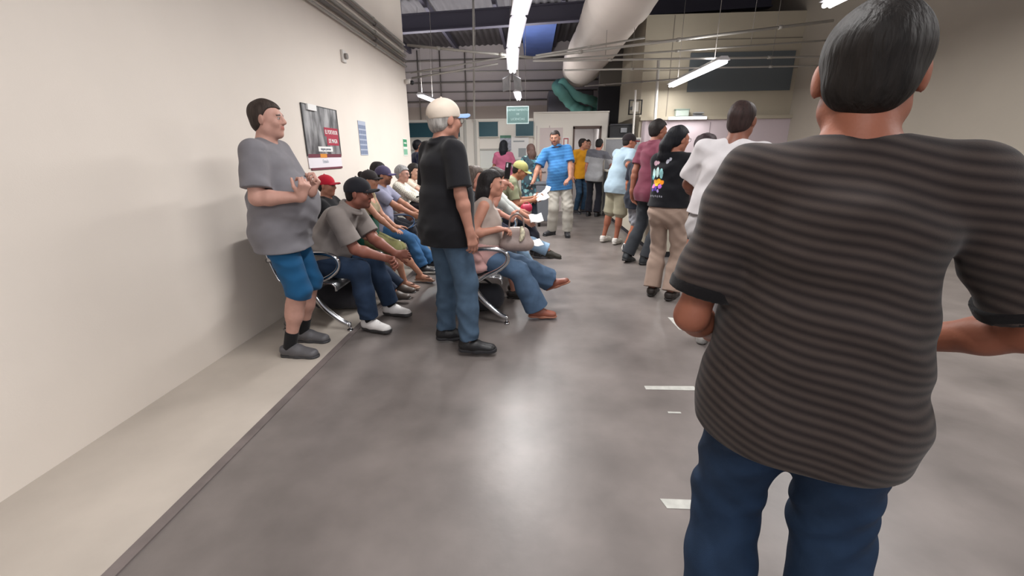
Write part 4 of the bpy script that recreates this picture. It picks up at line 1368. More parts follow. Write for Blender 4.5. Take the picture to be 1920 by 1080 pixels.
t = empty('notice_sheet', (XW, 5.84, 1.585), 'narrow blue grey gridded sheet taped to the wall right of the poster', 'notice')
MB().use(mat('grid_paper', 'a9b2c4')).box(0.003, 0.006, -0.13, 0.13, -0.21, 0.21).build('sheet', None, t)
m = MB().use(mat('grid_cell', '72809c'))
for i in range(4):
    for j in range(6):
        m.box(0.006, 0.0075, -0.118 + i * 0.061, -0.070 + i * 0.061, -0.195 + j * 0.062, -0.150 + j * 0.062)
m.build('printed_cells', None, t)
t = empty('exit_sign', (XW, 7.78, 1.50), 'small green and white evacuation sign at the end of the cream wall', 'sign')
MB().use(mat('sign_white', 'dfe8e0')).box(0.003, 0.008, -0.12, 0.12, -0.14, 0.14).build('sign_plate', None, t)
MB().use(mat('exit_green', '2e8f62')).box(0.008, 0.010, -0.11, 0.11, 0.01, 0.13).use(mat('exit_green_pale', '7fb79a')).box(0.008, 0.010, -0.11, 0.11, -0.12, -0.03).build('green_field', None, t)
m = MB().use(mat('sign_white', 'dfe8e0'))
m.add([(0.0105, 0.02, 0.09), (0.0105, 0.09, 0.07), (0.0105, 0.02, 0.05), (0.0115, 0.02, 0.09), (0.0115, 0.09, 0.07), (0.0115, 0.02, 0.05)], [(0, 1, 2), (5, 4, 3), (0, 3, 4, 1), (1, 4, 5, 2), (2, 5, 3, 0)])
m.box(0.0105, 0.0115, -0.08, 0.02, 0.06, 0.08)
m.build('arrow', None, t)
t = empty('wall_sounder', (XW, 5.46, 2.47), 'small white round alarm sounder high on the cream wall', 'alarm')
MB().use(mat('sounder_white', 'd8d4cf')).box(0, 0.03, -0.05, 0.05, -0.065, 0.065).build('base_plate', None, t, bevel=0.008)
MB().use(mat('sounder_grey', '8d8782')).tube([(0.03, 0, 0), (0.06, 0, 0)], 0.032, 16).build('sounder_cap', None, t)
t = empty('security_camera', (XW + 0.02, 8.05, 2.58), 'small dome security camera on the end of the cream wall', 'camera')
MB().use(mat('sounder_white', 'd8d4cf')).tube([(0, 0, 0), (0.09, 0, 0.0)], 0.04, 14).build('camera_base', None, t)
MB().use(BLACKP).ball((0.11, 0, -0.02), 0.038).build('dome', None, t)

# tape marks on the floor
TM = mat('floor_tape', 'b9b9b3', rough=0.5, noise=0.15, nscale=20)
for pts_, lb in (([(0.70, 2.37), (1.00, 2.37), (1.00, 2.42), (0.70, 2.41)], 'long pale tape strip on the floor left of the striped shirt'),
                 ([(0.555, 1.44), (0.70, 1.44), (0.70, 1.49), (0.54, 1.49)], 'nearest pale tape strip on the floor beside the jeans'),
                 ([(1.19, 3.6), (1.24, 3.58), (1.24, 3.30), (1.20, 3.32)], 'small pale tape piece behind the khaki trousers'),
                 ([(0.76, 2.12), (0.83, 2.12), (0.83, 2.135), (0.76, 2.135)], 'faint short tape remnant below the long tape strip')):
    m = MB().use(TM).prism(pts_, 0.0003, 0.002)
    tag(m.build('tape_mark', None), lb, 'tape')
# grey wheeled bin
t = empty('wheeled_bin', (0.30, 8.72, 0), 'dark grey wheeled bin behind the man in the blue shirt', 'bin')
m = MB().use(GREYP)
m.add([(-0.17, -0.2, 0.10), (0.17, -0.2, 0.10), (0.17, 0.2, 0.10), (-0.17, 0.2, 0.10), (-0.22, -0.25, 0.80), (0.22, -0.25, 0.80), (0.22, 0.25, 0.80), (-0.22, 0.25, 0.80)],
      [(3, 2, 1, 0), (4, 5, 6, 7), (0, 1, 5, 4), (1, 2, 6, 5), (2, 3, 7, 6), (3, 0, 4, 7)])
m.build('bin_body', None, t, bevel=0.02)
MB().use(mat('bin_lid', '55585f')).box(-0.23, 0.23, -0.26, 0.26, 0.80, 0.84).build('lid', None, t, bevel=0.01)
for sx in (-0.15, 0.15):
    MB().use(BLACKP).tube([(sx - 0.025, -0.16, 0.08), (sx + 0.025, -0.16, 0.08)], 0.08, 16).build('wheel', None, t)
    MB().use(BLACKP).tube([(sx - 0.025, 0.16, 0.08), (sx + 0.025, 0.16, 0.08)], 0.08, 16).build('wheel', None, t)


# ------------------------------------------------------------------ metal benches (they face +X)
def bench(xc, y0, n, pitch_, lb):
    t = empty('waiting_bench', (xc, y0, 0), lb, 'bench', 'metal waiting benches')
    Lb = n * pitch_
    MB().use(GALVD).box(-0.03, 0.03, 0.04, Lb - 0.04, 0.34, 0.385).build('beam', None, t)
    prof_s = [(-0.21, 0.455), (-0.17, 0.425), (-0.08, 0.415), (0.05, 0.425), (0.16, 0.435), (0.21, 0.43), (0.235, 0.405), (0.238, 0.37)]
    prof_b = [(-0.21, 0.455), (-0.235, 0.52), (-0.265, 0.62), (-0.30, 0.74), (-0.335, 0.84), (-0.36, 0.86)]
    for q in range(n):
        a_, b_ = q * pitch_ + 0.012, (q + 1) * pitch_ - 0.012
        MB().use(STEEL).sheet(prof_s, a_, b_, 0.006).build('seat', None, t)
        MB().use(STEEL).sheet(prof_b, a_, b_, 0.006).build('backrest', None, t)
        for yy in (a_, b_):
            MB().use(CHROME).tube([(x_, yy, z_) for x_, z_ in (prof_b[::-1] + prof_s[1:])], 0.009, 7).build('seat_rim', None, t)
    for yy in (0.10, Lb - 0.10):
        m = MB().use(CHROME)
        m.tube(arc([(0.0, yy, 0.36), (0.01, yy, 0.30), (0.08, yy, 0.20), (0.19, yy, 0.10), (0.27, yy, 0.055)], 4), [0.032, 0.031, 0.030, 0.029, 0.028, 0.027, 0.026, 0.026, 0.025, 0.024, 0.023, 0.022, 0.022, 0.021, 0.02, 0.02, 0.019], 10)
        m.tube(arc([(0.0, yy, 0.36), (-0.01, yy, 0.30), (-0.08, yy, 0.20), (-0.19, yy, 0.10), (-0.27, yy, 0.055)], 4), [0.032, 0.031, 0.030, 0.029, 0.028, 0.027, 0.026, 0.026, 0.025, 0.024, 0.023, 0.022, 0.022, 0.021, 0.02, 0.02, 0.019], 10)
        m.build('leg', None, t)
        for sx in (-0.27, 0.27):
            MB().use(CHROME).tube([(sx, yy, 0.075), (sx, yy, 0.015)], 0.013, 10).tube([(sx, yy, 0.014), (sx, yy, 0.0)], 0.024, 12).build('leveller', None, t)
    for yy in (0.0, Lb):
        loop = arc([(0.0, yy, 0.37), (0.10, yy, 0.44), (0.22, yy, 0.50), (0.285, yy, 0.565), (0.27, yy, 0.635), (0.18, yy, 0.665), (0.02, yy, 0.66), (-0.15, yy, 0.64), (-0.27, yy, 0.61)], 5)
        MB().use(CHROME).tube(loop, 0.018, 10, flat=1.0).tube([(0, yy, 0.37), (0, yy + (0.1 if yy < 0.1 else -0.1), 0.36)], 0.02, 8).build('armrest', None, t)


bench(-1.74, 3.10, 4, 0.56, 'nearer metal bench against the cream wall under the man in the black cap')
bench(-1.74, 5.42, 3, 0.56, 'farther metal bench against the cream wall')
bench(-0.47, 3.30, 3, 0.60, 'metal bench carrying the dark haired woman in jeans')
bench(-0.47, 5.20, 3, 0.56, 'farther middle metal bench under the man in the olive cap')
# ------------------------------------------------------------------ colour patterns of garments
def stripes(c1, c2, period, duty=0.5, c3=None):
    """horizontal stripes up the trunk, and along the sleeve on the arms"""
    a_, b_ = np.array(hx(c1)), np.array(hx(c2))

    def f(V, J):
        u = (V - J['P']) @ J['Rc'][:, 2]
        q = (u / period) % 1
        c = np.where((q < duty)[:, None], a_, b_)
        if c3 is not None:
            c = np.where(((q > 0.9))[:, None], np.array(hx(c3)), c)
        return c
    return f


def blobs(base, cols, n, r, seed=1):
    def f(V, J):
        rs = np.random.RandomState(seed)
        c = np.tile(np.array(hx(base)), (len(V), 1))
        idx = rs.randint(0, len(V), n)
        for k, i in enumerate(idx):
            d = np.linalg.norm((V - V[i]) * np.array([1, 1, 0.8]), axis=1)
            c[d < r * rs.uniform(0.6, 1.2)] = hx(cols[k % len(cols)])
        return c
    return f


def plain(c):
    return lambda V, J: np.tile(np.array(hx(c)), (len(V), 1))


def two_tone(c1, c2, z):
    def f(V, J):
        u = (V - J['N']) @ J['Rc'][:, 2]
        return np.where((u > z)[:, None], np.array(hx(c1)), np.array(hx(c2)))
    return f


def back_print(V, J):
    """black jacket with lettering and a bunch of bright colours low on the back"""
    c = np.tile(np.array(hx('17181d')), (len(V), 1))
    q = V - J['N']
    u, v, w_ = q @ J['Rc'][:, 0], q @ J['Rc'][:, 1], q @ J['Rc'][:, 2]
    bk = v < 0.02
    rs = np.random.RandomState(4)
    def spot(cu, cw, r, col, rw=None):
        m_ = bk & (((u - cu) / r) ** 2 + ((w_ - cw) / (rw or r)) ** 2 < 1)
        c[m_] = hx(col)
    for cu, cw, r, col, rw in ((-0.13, -0.07, 0.018, 'c9a7b4', 0.022), (-0.105, -0.06, 0.010, 'c9a7b4', 0.022), (-0.02, -0.055, 0.014, 'b8b8c4', 0.02), (0.0, -0.035, 0.012, 'b8b8c4', 0.015),
                             (-0.145, -0.165, 0.022, 'bfe6e6', 0.045), (-0.10, -0.15, 0.018, 'cdecea', 0.045), (-0.06, -0.16, 0.018, '9fd8dc', 0.045), (-0.155, -0.20, 0.015, '5fb6c0', 0.02),
                             (-0.12, -0.235, 0.022, 'f0a416', 0.02), (-0.08, -0.23, 0.024, 'f4b321', 0.022), (-0.045, -0.24, 0.02, 'ee8f1c', 0.02), (-0.10, -0.26, 0.02, 'f3c02a', 0.014),
                             (-0.135, -0.275, 0.022, 'd778b8', 0.02), (-0.06, -0.275, 0.02, 'c06fd0', 0.02), (-0.10, -0.295, 0.012, '5a3fa8', 0.022), (-0.075, -0.315, 0.01, 'b9a4e6', 0.015),
                             (-0.13, -0.31, 0.01, '6a50c0', 0.012)):
        spot(cu, cw, r, col, rw)
    for k in range(7):
        spot(-0.15 + k * 0.02, -0.365 + 0.003 * (k % 2), 0.006, '8e8e98', 0.009)
    return c


def knit(V, J):
    n_ = np.sin(V[:, 0] * 160) * np.sin(V[:, 1] * 150) * np.sin(V[:, 2] * 170)
    c = np.tile(np.array(hx('cfcbbf')), (len(V), 1))
    c[n_ > 0.18] = hx('a8a69c')
    c[n_ < -0.25] = hx('e6e3da')
    return c


def ribs(V, J):
    """dark knit shirt with fine slanting lighter ribs"""
    u = (V - J['P']) @ J['Rc'][:, 2]
    u = u + 0.22 * ((V - J['P']) @ J['Rc'][:, 0]) + 0.004 * np.sin(V[:, 0] * 30)
    k_ = (0.5 + 0.5 * np.sin(u / 0.021 * 2 * PI))[:, None] ** 0.8
    return np.array(hx('463d39')) * k_ + np.array(hx('262020')) * (1 - k_)


def jumper(c_):
    return c_


QG = 'people queueing on the right'
LG = 'people seated along the left wall'
RG = 'people seated on the middle benches'
BG2 = 'people standing at the back'

# --- the standing man in black, centre left
person('man standing with his back turned in a black polo shirt, jeans and pale cap', -0.58, 2.92, 50, h=1.66, hsz=1.09, wt=1.24, vox=0.006, skin='a87968', belly=0.02,
       pel=(0, 0, 0.93), lean=0, head=(2, 2, 0), rh=('w', -0.375, 2.72, 0.80), lh=(-0.27, 0.05, 0.80), re=(0.5, -1, 0), hd=((0.0, 0.18, -1), None),
       lf=('w', -0.64, 3.02, 0.10, 30, 0), rf=('w', -0.43, 2.80, 0.10, 42, 0), hair='short', hcol='9c9894', cap=('c9bcae', '7f9bc6', 8),
       top=('polo', '17171b', {'hem': 0.14, 'sleeve': 0.84, 'sr': 0.080, 'hw': 0.158, 'hd': 0.135, 'amp': 0.0065}), bottom=('jeans', '44576b', {'flare': 0.068, 'amp': 0.006, 'knee': 0.075}),
       shoes=('sneaker', '17171a', '2a2a2e'), glasses='4b3f3c', curl=(0.4, 0.5), armw=0.92)

# --- man at the far left edge, hands clasped
person('man in a grey t-shirt and blue shorts at the far left, hands clasped', -1.69, 2.82, 84, h=1.72, wt=1.24, vox=0.006, skin='bd9284', belly=0.12,
       head=(0, 0, 0), rh=('w', -1.42, 2.64, 1.13), lh=('w', -1.42, 2.78, 1.15), re=(0.3, -0.3, -1), le=(-0.4, 0, -1), hd=((-0.2, 0.5, 0.9), (0.2, 0.5, 0.9)), curl=(1.35, 1.35),
       pn=((0.6, -0.6, 0.3), (-0.6, -0.6, 0.3)), lf=('w', -1.74, 2.98, 0.10, 6, 0), rf=('w', -1.70, 2.72, 0.10, 10, 0), hair='short', hcol='3a302b',
       top=('tee', '77757a', {'hem': 0.15, 'sleeve': 0.78, 'sr': 0.080}), bottom=('shorts', '1b5078', {'len': 1.10, 'flare': 0.080, 'amp': 0.005}), socks=('1a1a1c', 0.10),
       shoes=('loafer', '58575a', '39393c'))

# --- left row, seated facing right
person('seated man in a black cap and taupe polo leaning on his knees', -1.74, 3.34, 90, h=1.70, wt=1.10, vox=0.006, skin='8d5a4c', sit=True, pel=(0, 0, 0.565), lean=38, bend=6, belly=0.08,
       head=(0, 4, 0), rh=('w', -1.13, 3.26, 0.595), lh=('w', -1.10, 3.40, 0.60), re=(0.2, -0.2, -1), le=(-0.2, -0.2, -1), hd=((-0.45, 1, -0.1), (0.45, 1, -0.1)), curl=(0.9, 0.9), pn=((-0.8, 0, -0.4), (0.8, 0, -0.4)),
       rf=('w', -1.30, 3.20, 0.11, 20, 0), lf=('w', -1.24, 3.56, 0.11, 12, 0), hair='buzz', hcol='231c1a', cap=('202026', '1d1d23', 6), beard=('3a2a26', 0.35),
       top=('polo', '857d79', {'hem': 0.12, 'sleeve': 0.80, 'sr': 0.082, 'amp': 0.007}), socks=('17171a', 0.05), bottom=('jeans', '27364c', {'flare': 0.074, 'knee': 0.078, 'len': 1.97}), shoes=('sneaker', 'd9d6d4', '3a3839', '17171a'), group=LG)
person('seated person in a red cap and black shirt behind the man in the black cap', -1.84, 3.98, 90, h=1.40, hsz=0.88, vox=0.008, skin='9a6a58', sit=True, pel=(0, 0, 0.565), lean=-9,
       head=(2, 4, 0), lf=('w', -1.28, 4.10, 0.10, 4, 0), rf=('w', -1.30, 3.92, 0.10, 4, 0), rh=(0.10, 0.34, 0.62), lh=(-0.10, 0.34, 0.62), hair='buzz', hcol='201a18', cap=('b31f33', 'a81c30', 6), curl=(0.8, 0.8),
       top=('tee', '1a1a1d', {'sleeve': 0.75}), bottom=('jeans', '2b3547'), shoes=('loafer', '5c524b', '3b3634'), group=LG)
person('seated woman in a dark green top and dark cap, bare arms crossed on her lap', -1.76, 4.46, 90, h=1.46, hsz=0.92, wt=1.10, vox=0.007, fem=True, skin='b0806a', sit=True, pel=(0, 0, 0.565), lean=10,
       head=(3, 4, 0), rh=('w', -1.42, 4.40, 0.62), lh=('w', -1.44, 4.52, 0.64), re=(0.5, -0.4, -1), le=(-0.5, -0.4, -1), hd=((-0.6, 0.8, 0), (0.6, 0.8, 0)), pn=((0, 0, -1), (0, 0, -1)),
       rf=('w', -1.34, 4.34, 0.10, 10, 0), lf=('w', -1.24, 4.62, 0.10, 10, 0), hair='bun', hcol='2a2220', cap=('2f2b2c', '2a2628', 6),
       top=('tank', lambda V, J: np.where((((V - J['N']) @ J['Rc'][:, 2]) > -0.20)[:, None], np.array(hx('8f8268')), np.array(hx('1f5546'))), {'sleeve': 0, 'neck': 0.08, 'scoop': 0.10, 'e': 0.012}),
       bottom=('shorts', '7c7a50', {'len': 1.06, 'flare': 0.086}), shoes=('flipflop', '6d4e42', 'b08d78'), group=LG)
person('seated man with moustache in a purple cap, grey blue shirt and jeans', -1.78, 5.05, 90, h=1.50, hsz=0.96, wt=1.05, vox=0.008, skin='a4735c', sit=True, pel=(0, 0, 0.565), lean=6,
       head=(0, 4, 0), rh=('w', -1.26, 4.98, 0.64), lh=('w', -1.28, 5.2, 0.64), re=(0.4, -0.3, -1), hair='short', hcol='1d1918', cap=('4b4560', '453f66', 2), beard=('2a1f1c', 0.5),
       rf=('w', -1.30, 4.98, 0.10, 6, 0), lf=('w', -1.24, 5.24, 0.10, 4, 0), top=('tee', '8a8ba0', {'sleeve': 0.8}), bottom=('jeans', '3a628c', {'flare': 0.075}), shoes=('sneaker', '2c2c30', 'd9d8d2'), group=LG)
person('seated person with black hair leaning back, between the purple cap and the grey haired woman', -1.88, 5.50, 90, h=1.56, vox=0.01, skin='a4735c', sit=True, pel=(0, 0, 0.565), lean=-6,
       head=(0, 0, 0), hair='thick', hcol='1c1919', top=('tee', '3a3c48', {'sleeve': 0.8}), bottom=('trousers', '2b2c33'), shoes=('sneaker', '2c2c30', 'bfbeb8'), rh=(0.1, 0.3, 0.64), lh=(-0.1, 0.3, 0.64), group=LG)
person('seated grey haired woman with glasses in a speckled cream cardigan', -1.83, 5.98, 90, h=1.44, hsz=1.02, wt=1.25, vox=0.008, fem=True, skin='b98d7d', sit=True, pel=(0, 0, 0.565), lean=6,
       head=(10, 4, 0), hair='thick', hcol='8b8a8a', glasses='6b4a44', rh=('w', -1.34, 5.92, 0.70), lh=('w', -1.36, 6.1, 0.68), re=(0.6, -0.3, -0.8),
       rf=('w', -1.26, 5.9, 0.10, 4, 0), lf=('w', -1.22, 6.12, 0.10, 4, 0), top=('cardigan', knit, {'sleeve': 1.8, 'sr': 0.085}), bottom=('jeans', '3f6d99', {'flare': 0.07}), shoes=('loafer', '6b6258', '45403a'), group=LG)
person('seated woman with dark hair covering her face with both hands', -1.84, 6.45, 90, h=1.50, vox=0.008, fem=True, skin='c49a86', sit=True, pel=(0, 0, 0.565), lean=12,
       head=(22, 8, 0), hair='long', hcol='221e1d', rh=(0.05, 0.36, 1.02), lh=(-0.05, 0.36, 1.02), re=(0.5, 0.2, -1), le=(-0.5, 0.2, -1), hd=((-0.1, -0.5, 1), (0.1, -0.5, 1)), pn=((0, -1, -0.3), (0, -1, -0.3)), curl=(0.2, 0.2),
       top=('blouse', 'd3c4b4', {'sleeve': 0.5}), bottom=('jeans', '3a628c'), shoes=('sneaker', 'b8a98f', 'd8d4ca'), group=LG, lf=(-0.1, 0.42, 0.1, 0, 0), rf=(0.1, 0.42, 0.1, 0, 0))

# --- middle row, seated facing right
W1 = person('seated woman with long dark hair in a taupe cold shoulder blouse and jeans', -0.45, 3.58, 88, h=1.50, hsz=0.95, wt=1.28, vox=0.006, fem=True, skin='b7836f', sit=True, pel=(0, 0.0, 0.565), lean=12, belly=0.05,
       head=(4, 2, 0), rh=('w', -0.26, 3.42, 0.80), lh=('w', -0.14, 3.62, 0.66), re=(0.35, -0.6, -1), le=(-0.3, -0.2, -1), hd=((0.1, 0.5, 0.7), (0, 1, 0)), pn=((-0.6, 0.5, -0.4), (0, 0, -1)), curl=(0.7, 0.8),
       rf=('w', 0.05, 3.52, 0.105, 4, 0), lf=('w', 0.42, 3.96, 0.13, 14, 24), lk=(0.1, 0.5, 1), hair='long', hcol='1d1a1b',
       top=('blouse', lambda V, J: np.where((((V - J['N']) @ J['Rc'][:, 2]) > -0.33)[:, None], np.array(hx('a2948c')), np.array(hx('c9a09c'))), {'sleeve': 0.0, 'neck': 0.085, 'scoop': 0.06, 'hem': 0.10, 'hw': 0.165}),
       bottom=('jeans', '4b6079', {'flare': 0.105, 'knee': 0.082, 'len': 2.0}), shoes=('loafer', '8a4e3c', 'a06a55'), group=RG)
person('seated person with grey brown hair holding up a phone beyond the woman in taupe', -0.60, 4.20, 90, h=1.50, vox=0.008, fem=True, skin='c08a78', sit=True, pel=(0, 0.02, 0.565), lean=2,
       head=(0, 2, 0), rh=('w', -0.26, 4.10, 1.12), lh=('w', -0.02, 4.2, 0.66), re=(0.4, -0.2, -1), le=(-0.2, -0.1, -1), hd=((-0.1, 0.2, 1), (0, 1, -0.2)), pn=((-0.5, 0.7, 0), (0, 0, -1)), hair='long', hcol='5a504a',
       top=('tee', '3d4248', {'sleeve': 0.6}), bottom=('shorts', '22262f', {'len': 1.02}), shoes=('loafer', '3b3634', '2a2624'), group=RG, curl=(0.9, 0.8))
person('seated person in a pale grey blouse, light blue jeans, one leg crossed', -0.50, 4.78, 90, h=1.42, vox=0.008, fem=True, skin='b98670', sit=True, pel=(0, 0.02, 0.565), lean=14,
       head=(0, 8, 0), rh=('w', -0.06, 4.66, 0.68), lh=('w', -0.04, 4.86, 0.70), re=(0.3, -0.2, -1), hair='tied', hcol='2a2422', rf=('w', 0.20, 4.66, 0.36, 4, -8), rk=(0.0, 0.4, 1), lf=('w', 0.0, 4.90, 0.10, 4, 0),
       top=('blouse', 'b9bdba', {'sleeve': 1.5}), bottom=('jeans', '8aa6c0', {'flare': 0.075}), shoes=('loafer', '36342c', '24221e'), group=RG)
person('seated person in a pale pink top right before the man in the olive cap', -0.52, 5.32, 90, h=1.42, vox=0.009, fem=True, skin='c08a78', sit=True, pel=(0, 0.0, 0.565), lean=8,
       head=(0, 4, 0), rh=('w', -0.12, 5.22, 0.72), lh=('w', -0.12, 5.4, 0.70), hair='tied', hcol='2f2523', top=('tee', 'd6c0c4', {'sleeve': 0.9}), bottom=('trousers', '2a2c3a'), shoes=('sneaker', '8f3f4a', 'c9c5c0'), group=RG)
person('seated man in an olive cap and olive shirt looking down at papers', -0.44, 5.95, 90, h=1.70, wt=1.05, vox=0.008, skin='9c6a50', sit=True, pel=(0, 0.0, 0.565), lean=22, bend=4,
       head=(4, 24, 0), rh=('w', 0.02, 5.84, 0.78), lh=('w', 0.04, 6.0, 0.80), re=(0.4, -0.3, -1), le=(-0.3, -0.3, -1), hair='buzz', hcol='201a18', cap=('9c9a62', '97955e', 2),
       top=('tee', '7c8066', {'sleeve': 0.8}), bottom=('trousers', '22252f', {'flare': 0.075}), shoes=('sneaker', '26262a', '55555a'), group=RG, rf=(0.12, 0.55, 0.1, 6, 0), lf=(-0.12, 0.5, 0.1, -6, 0))

# --- people at the back
person('man in a bright blue striped polo and pale trousers standing in the walkway', 0.46, 7.52, 170, h=1.75, wt=1.08, vox=0.008, skin='a0735f', belly=0.06,
       pel=(0.0, 0, 0.93), sway=8, tw=4, head=(22, 8, 6), rh=('w', 0.02, 7.28, 0.92), lh=('w', 0.62, 7.25, 0.98), re=(0.6, -0.4, -0.6), le=(-0.9, -0.5, 0), hd=((0.7, 0.5, -0.4), (0.5, 0.5, -0.6)), pn=((0, 0, -1), None), curl=(0.5, 0.4),
       rf=('w', 0.36, 7.62, 0.10, 60, 0), lf=('w', 0.62, 7.50, 0.10, 8, 0), hair='short', hcol='2b2422', beard=('3a2a26', 0.3),
       top=('polo', stripes('3e76aa', '33659a', 0.046, 0.6), {'sleeve': 0.85, 'sr': 0.085, 'hem': 0.14}), bottom=('trousers', 'b5b1a8', {'flare': 0.085, 'knee': 0.083, 'amp': 0.007}), shoes=('loafer', '26262a', '1c1c1f'), group=BG2)
person('man in a mustard yellow t-shirt and jeans by the doorway', 1.14, 10.5, 150, h=1.70, vox=0.010, skin='b07c66', head=(-50, 0, 0), hair='short', hcol='2a2220',
       top=('tee', 'c58a1e', {'sleeve': 0.8}), bottom=('jeans', '2c4258'), shoes=('sneaker', '222226', '55555a'), group=BG2)
person('man in a two tone grey shirt and black trousers leaning towards the counter', 1.38, 10.0, 22, h=1.68, vox=0.010, skin='a86f5e', sway=8, head=(10, 8, 0), rh=('w', 1.76, 10.15, 1.06), re=(0.6, -1, 0), hair='short', hcol='1b1918',
       top=('tee', two_tone('55555c', '8d8d90', -0.13), {'sleeve': 0.8, 'hem': 0.12}), bottom=('trousers', '1c1d26', {'flare': 0.085}), shoes=('sneaker', '1f1f22', '2a2a2e'), group=BG2)
person('man listening beside the doorway, face just showing between two others', 1.36, 11.3, 175, h=1.70, vox=0.010, skin='b98a76', head=(0, 0, 0), hair='short', hcol='3a2a24', top=('tee', 'c0b8b0', {}), bottom=('trousers', '3a3a40'), shoes=('sneaker', '222226', '55555a'), group=BG2)
person('woman in a pink shirt with a long black ponytail at the service window', -0.62, 9.95, 4, h=1.66, wt=1.18, vox=0.009, fem=True, skin='a87560', head=(8, 0, 0), hair='long', hcol='191b22', rh=(0.22, 0.22, 1.0), lh=(-0.28, 0.12, 0.86),
       top=('tee', 'b0607b', {'sleeve': 0.7, 'hem': 0.12}), bottom=('trousers', '2a2a33'), shoes=('sneaker', '2c2c30', '77777a'), group=BG2)
person('woman with long brown hair in a blue patterned dress at the service window', -0.02, 9.25, -10, h=1.56, wt=1.1, vox=0.009, fem=True, skin='b98670', head=(-20, 0, 0), hair='long', hcol='54403a', lh=(-0.2, 0.3, 0.95),
       top=('dress', blobs('38474f', ['5f8f96', '8fb0ae', '273a48', '4a7a86'], 160, 0.028, 3), {'sleeve': 0.5, 'hem': 0.40, 'hw': 0.20, 'hd': 0.16}), bottom=('trousers', '2e3640', {'flare': 0.07}), shoes=('flipflop', '6d4e42', '4a3a34'), group=BG2)
person('person in a navy top standing far off between the wall and the man in black', -2.30, 9.0, 60, h=1.66, vox=0.010, skin='a87560', head=(0, 0, 0), hair='thick', hcol='1b1b22', top=('tee', '2b3050', {'sleeve': 0.9}), bottom=('trousers', '23242e'), shoes=('sneaker', '2c2c30', '77777a'), group=BG2)

# --- the queue on the right
person('man in a black and red cap, light blue shirt and khaki shorts at the counter', 1.36, 6.86, 62, h=1.64, wt=1.05, vox=0.008, skin='9c6450', head=(22, 6, 0), lean=12, bend=6, pel=(0, -0.08, 0.91),
       rh=('w', 1.50, 6.62, 1.03), lh=('w', 1.68, 7.05, 1.06), re=(0.6, -0.8, -0.6), hd=((-0.5, 1, 0.2), None), hair='buzz', hcol='201a18', cap=('241d20', '6d2026', 2),
       rf=('w', 1.32, 6.78, 0.10, -24, 0), lf=('w', 1.16, 6.96, 0.10, -20, 0), top=('shirt', '9db2c0', {'sleeve': 0.85, 'sr': 0.085, 'hem': 0.13}), bottom=('shorts', '98937f', {'len': 1.06, 'flare': 0.098}), shoes=('sneaker', 'd9d6d0', 'c8c4bc'), group=QG)
person('short youngster in a navy top and grey shorts between the queueing men', 1.46, 6.24, 60, h=1.46, vox=0.008, skin='a9684f', head=(0, 10, 0), hair='short', hcol='1d1918', lean=4,
       rf=('w', 1.36, 6.26, 0.095, -50, -30), lf=('w', 1.48, 6.42, 0.085, -20, 0), top=('tee', '20242f', {'sleeve': 0.8, 'hem': 0.16}), bottom=('shorts', '85868c', {'len': 1.04, 'flare': 0.09}), socks=('e2e0dc', 0.02), shoes=('sneaker', '1f2024', 'e2e0dc'), group=QG)
person('tall man in a maroon polo shirt and charcoal trousers standing in the queue', 1.45, 5.55, 64, h=1.75, wt=0.90, vox=0.007, skin='8f5d4a', head=(12, 4, 0), lean=2,
       rh=('w', 1.70, 5.52, 1.06), lh=('w', 1.255, 5.66, 0.87), re=(0.2, -1, -0.4), le=(-0.15, -1, 0), hd=((0, 0.3, -1), (-0.4, 1, 0)), rf=('w', 1.46, 5.48, 0.10, 20, 0), lf=('w', 1.26, 5.62, 0.11, -24, -14),
       hair='thick', hcol='221e1d', top=('polo', '6d3646', {'sleeve': 0.72, 'sr': 0.080, 'hem': 0.14}), bottom=('trousers', '34373c', {'flare': 0.085, 'knee': 0.075}), shoes=('boot', '2c3034', '1b1c1e'), group=QG)
person('woman in khaki trousers and a black jacket with a bright print on the back', 1.285, 4.20, 34, h=1.60, wt=1.06, vox=0.006, fem=True, skin='a8705c', head=(38, 4, 4), glasses='c9c4bc', lean=2,
       rh=('w', 1.60, 4.28, 1.02), lh=('w', 1.36, 4.50, 1.04), re=(0.4, -0.8, -0.4), le=(-0.15, -1, -0.3), hair='pony', hcol='15161c', rf=('w', 1.35, 4.08, 0.10, 6, 0), lf=('w', 1.21, 4.22, 0.10, -6, 0),
       top=('jacket', back_print, {'sleeve': 1.9, 'sr': 0.078, 'hem': -0.03, 'hw': 0.145, 'hd': 0.115}), bottom=('trousers', '9c877a', {'flare': 0.084, 'knee': 0.076, 'e': 0.012, 'len': 2.03}), shoes=('loafer', '2a2422', '1f1b1a'), group=QG)
person('person with curly dark brown hair beyond the woman in the printed jacket', 1.84, 4.98, 60, h=1.54, vox=0.009, fem=True, skin='a8705c', hair='curly', hcol='32262a', top=('tee', '3b3136', {'sleeve': 0.8}), bottom=('trousers', '30303a'), shoes=('sneaker', '2c2c30', '77777a'), head=(0, 0, 0), group=QG)
person('man in a white t-shirt and pale belted trousers behind the striped shirt', 1.27, 3.02, 40, h=1.68, wt=1.24, vox=0.006, skin='7d5040', sway=5, head=(6, 0, 0), belly=0.08,
       rf=('w', 1.42, 2.92, 0.10, 4, 0), lf=('w', 1.30, 3.10, 0.10, -8, 0), rh=('w', 1.52, 3.15, 1.02), lh=('w', 1.26, 3.42, 1.04), hair='short', hcol='2e201e',
       top=('tee', 'c8c4c6', {'sleeve': 0.8, 'sr': 0.085, 'hem': -0.07, 'hw': 0.16, 'hd': 0.128, 'amp': 0.007}), bottom=('trousers', 'a7a3a4', {'flare': 0.085, 'knee': 0.085, 'e': 0.014}), belt='2c2a2e', shoes=('sneaker', 'bdbbb8', '8f8d8a'), group=QG)
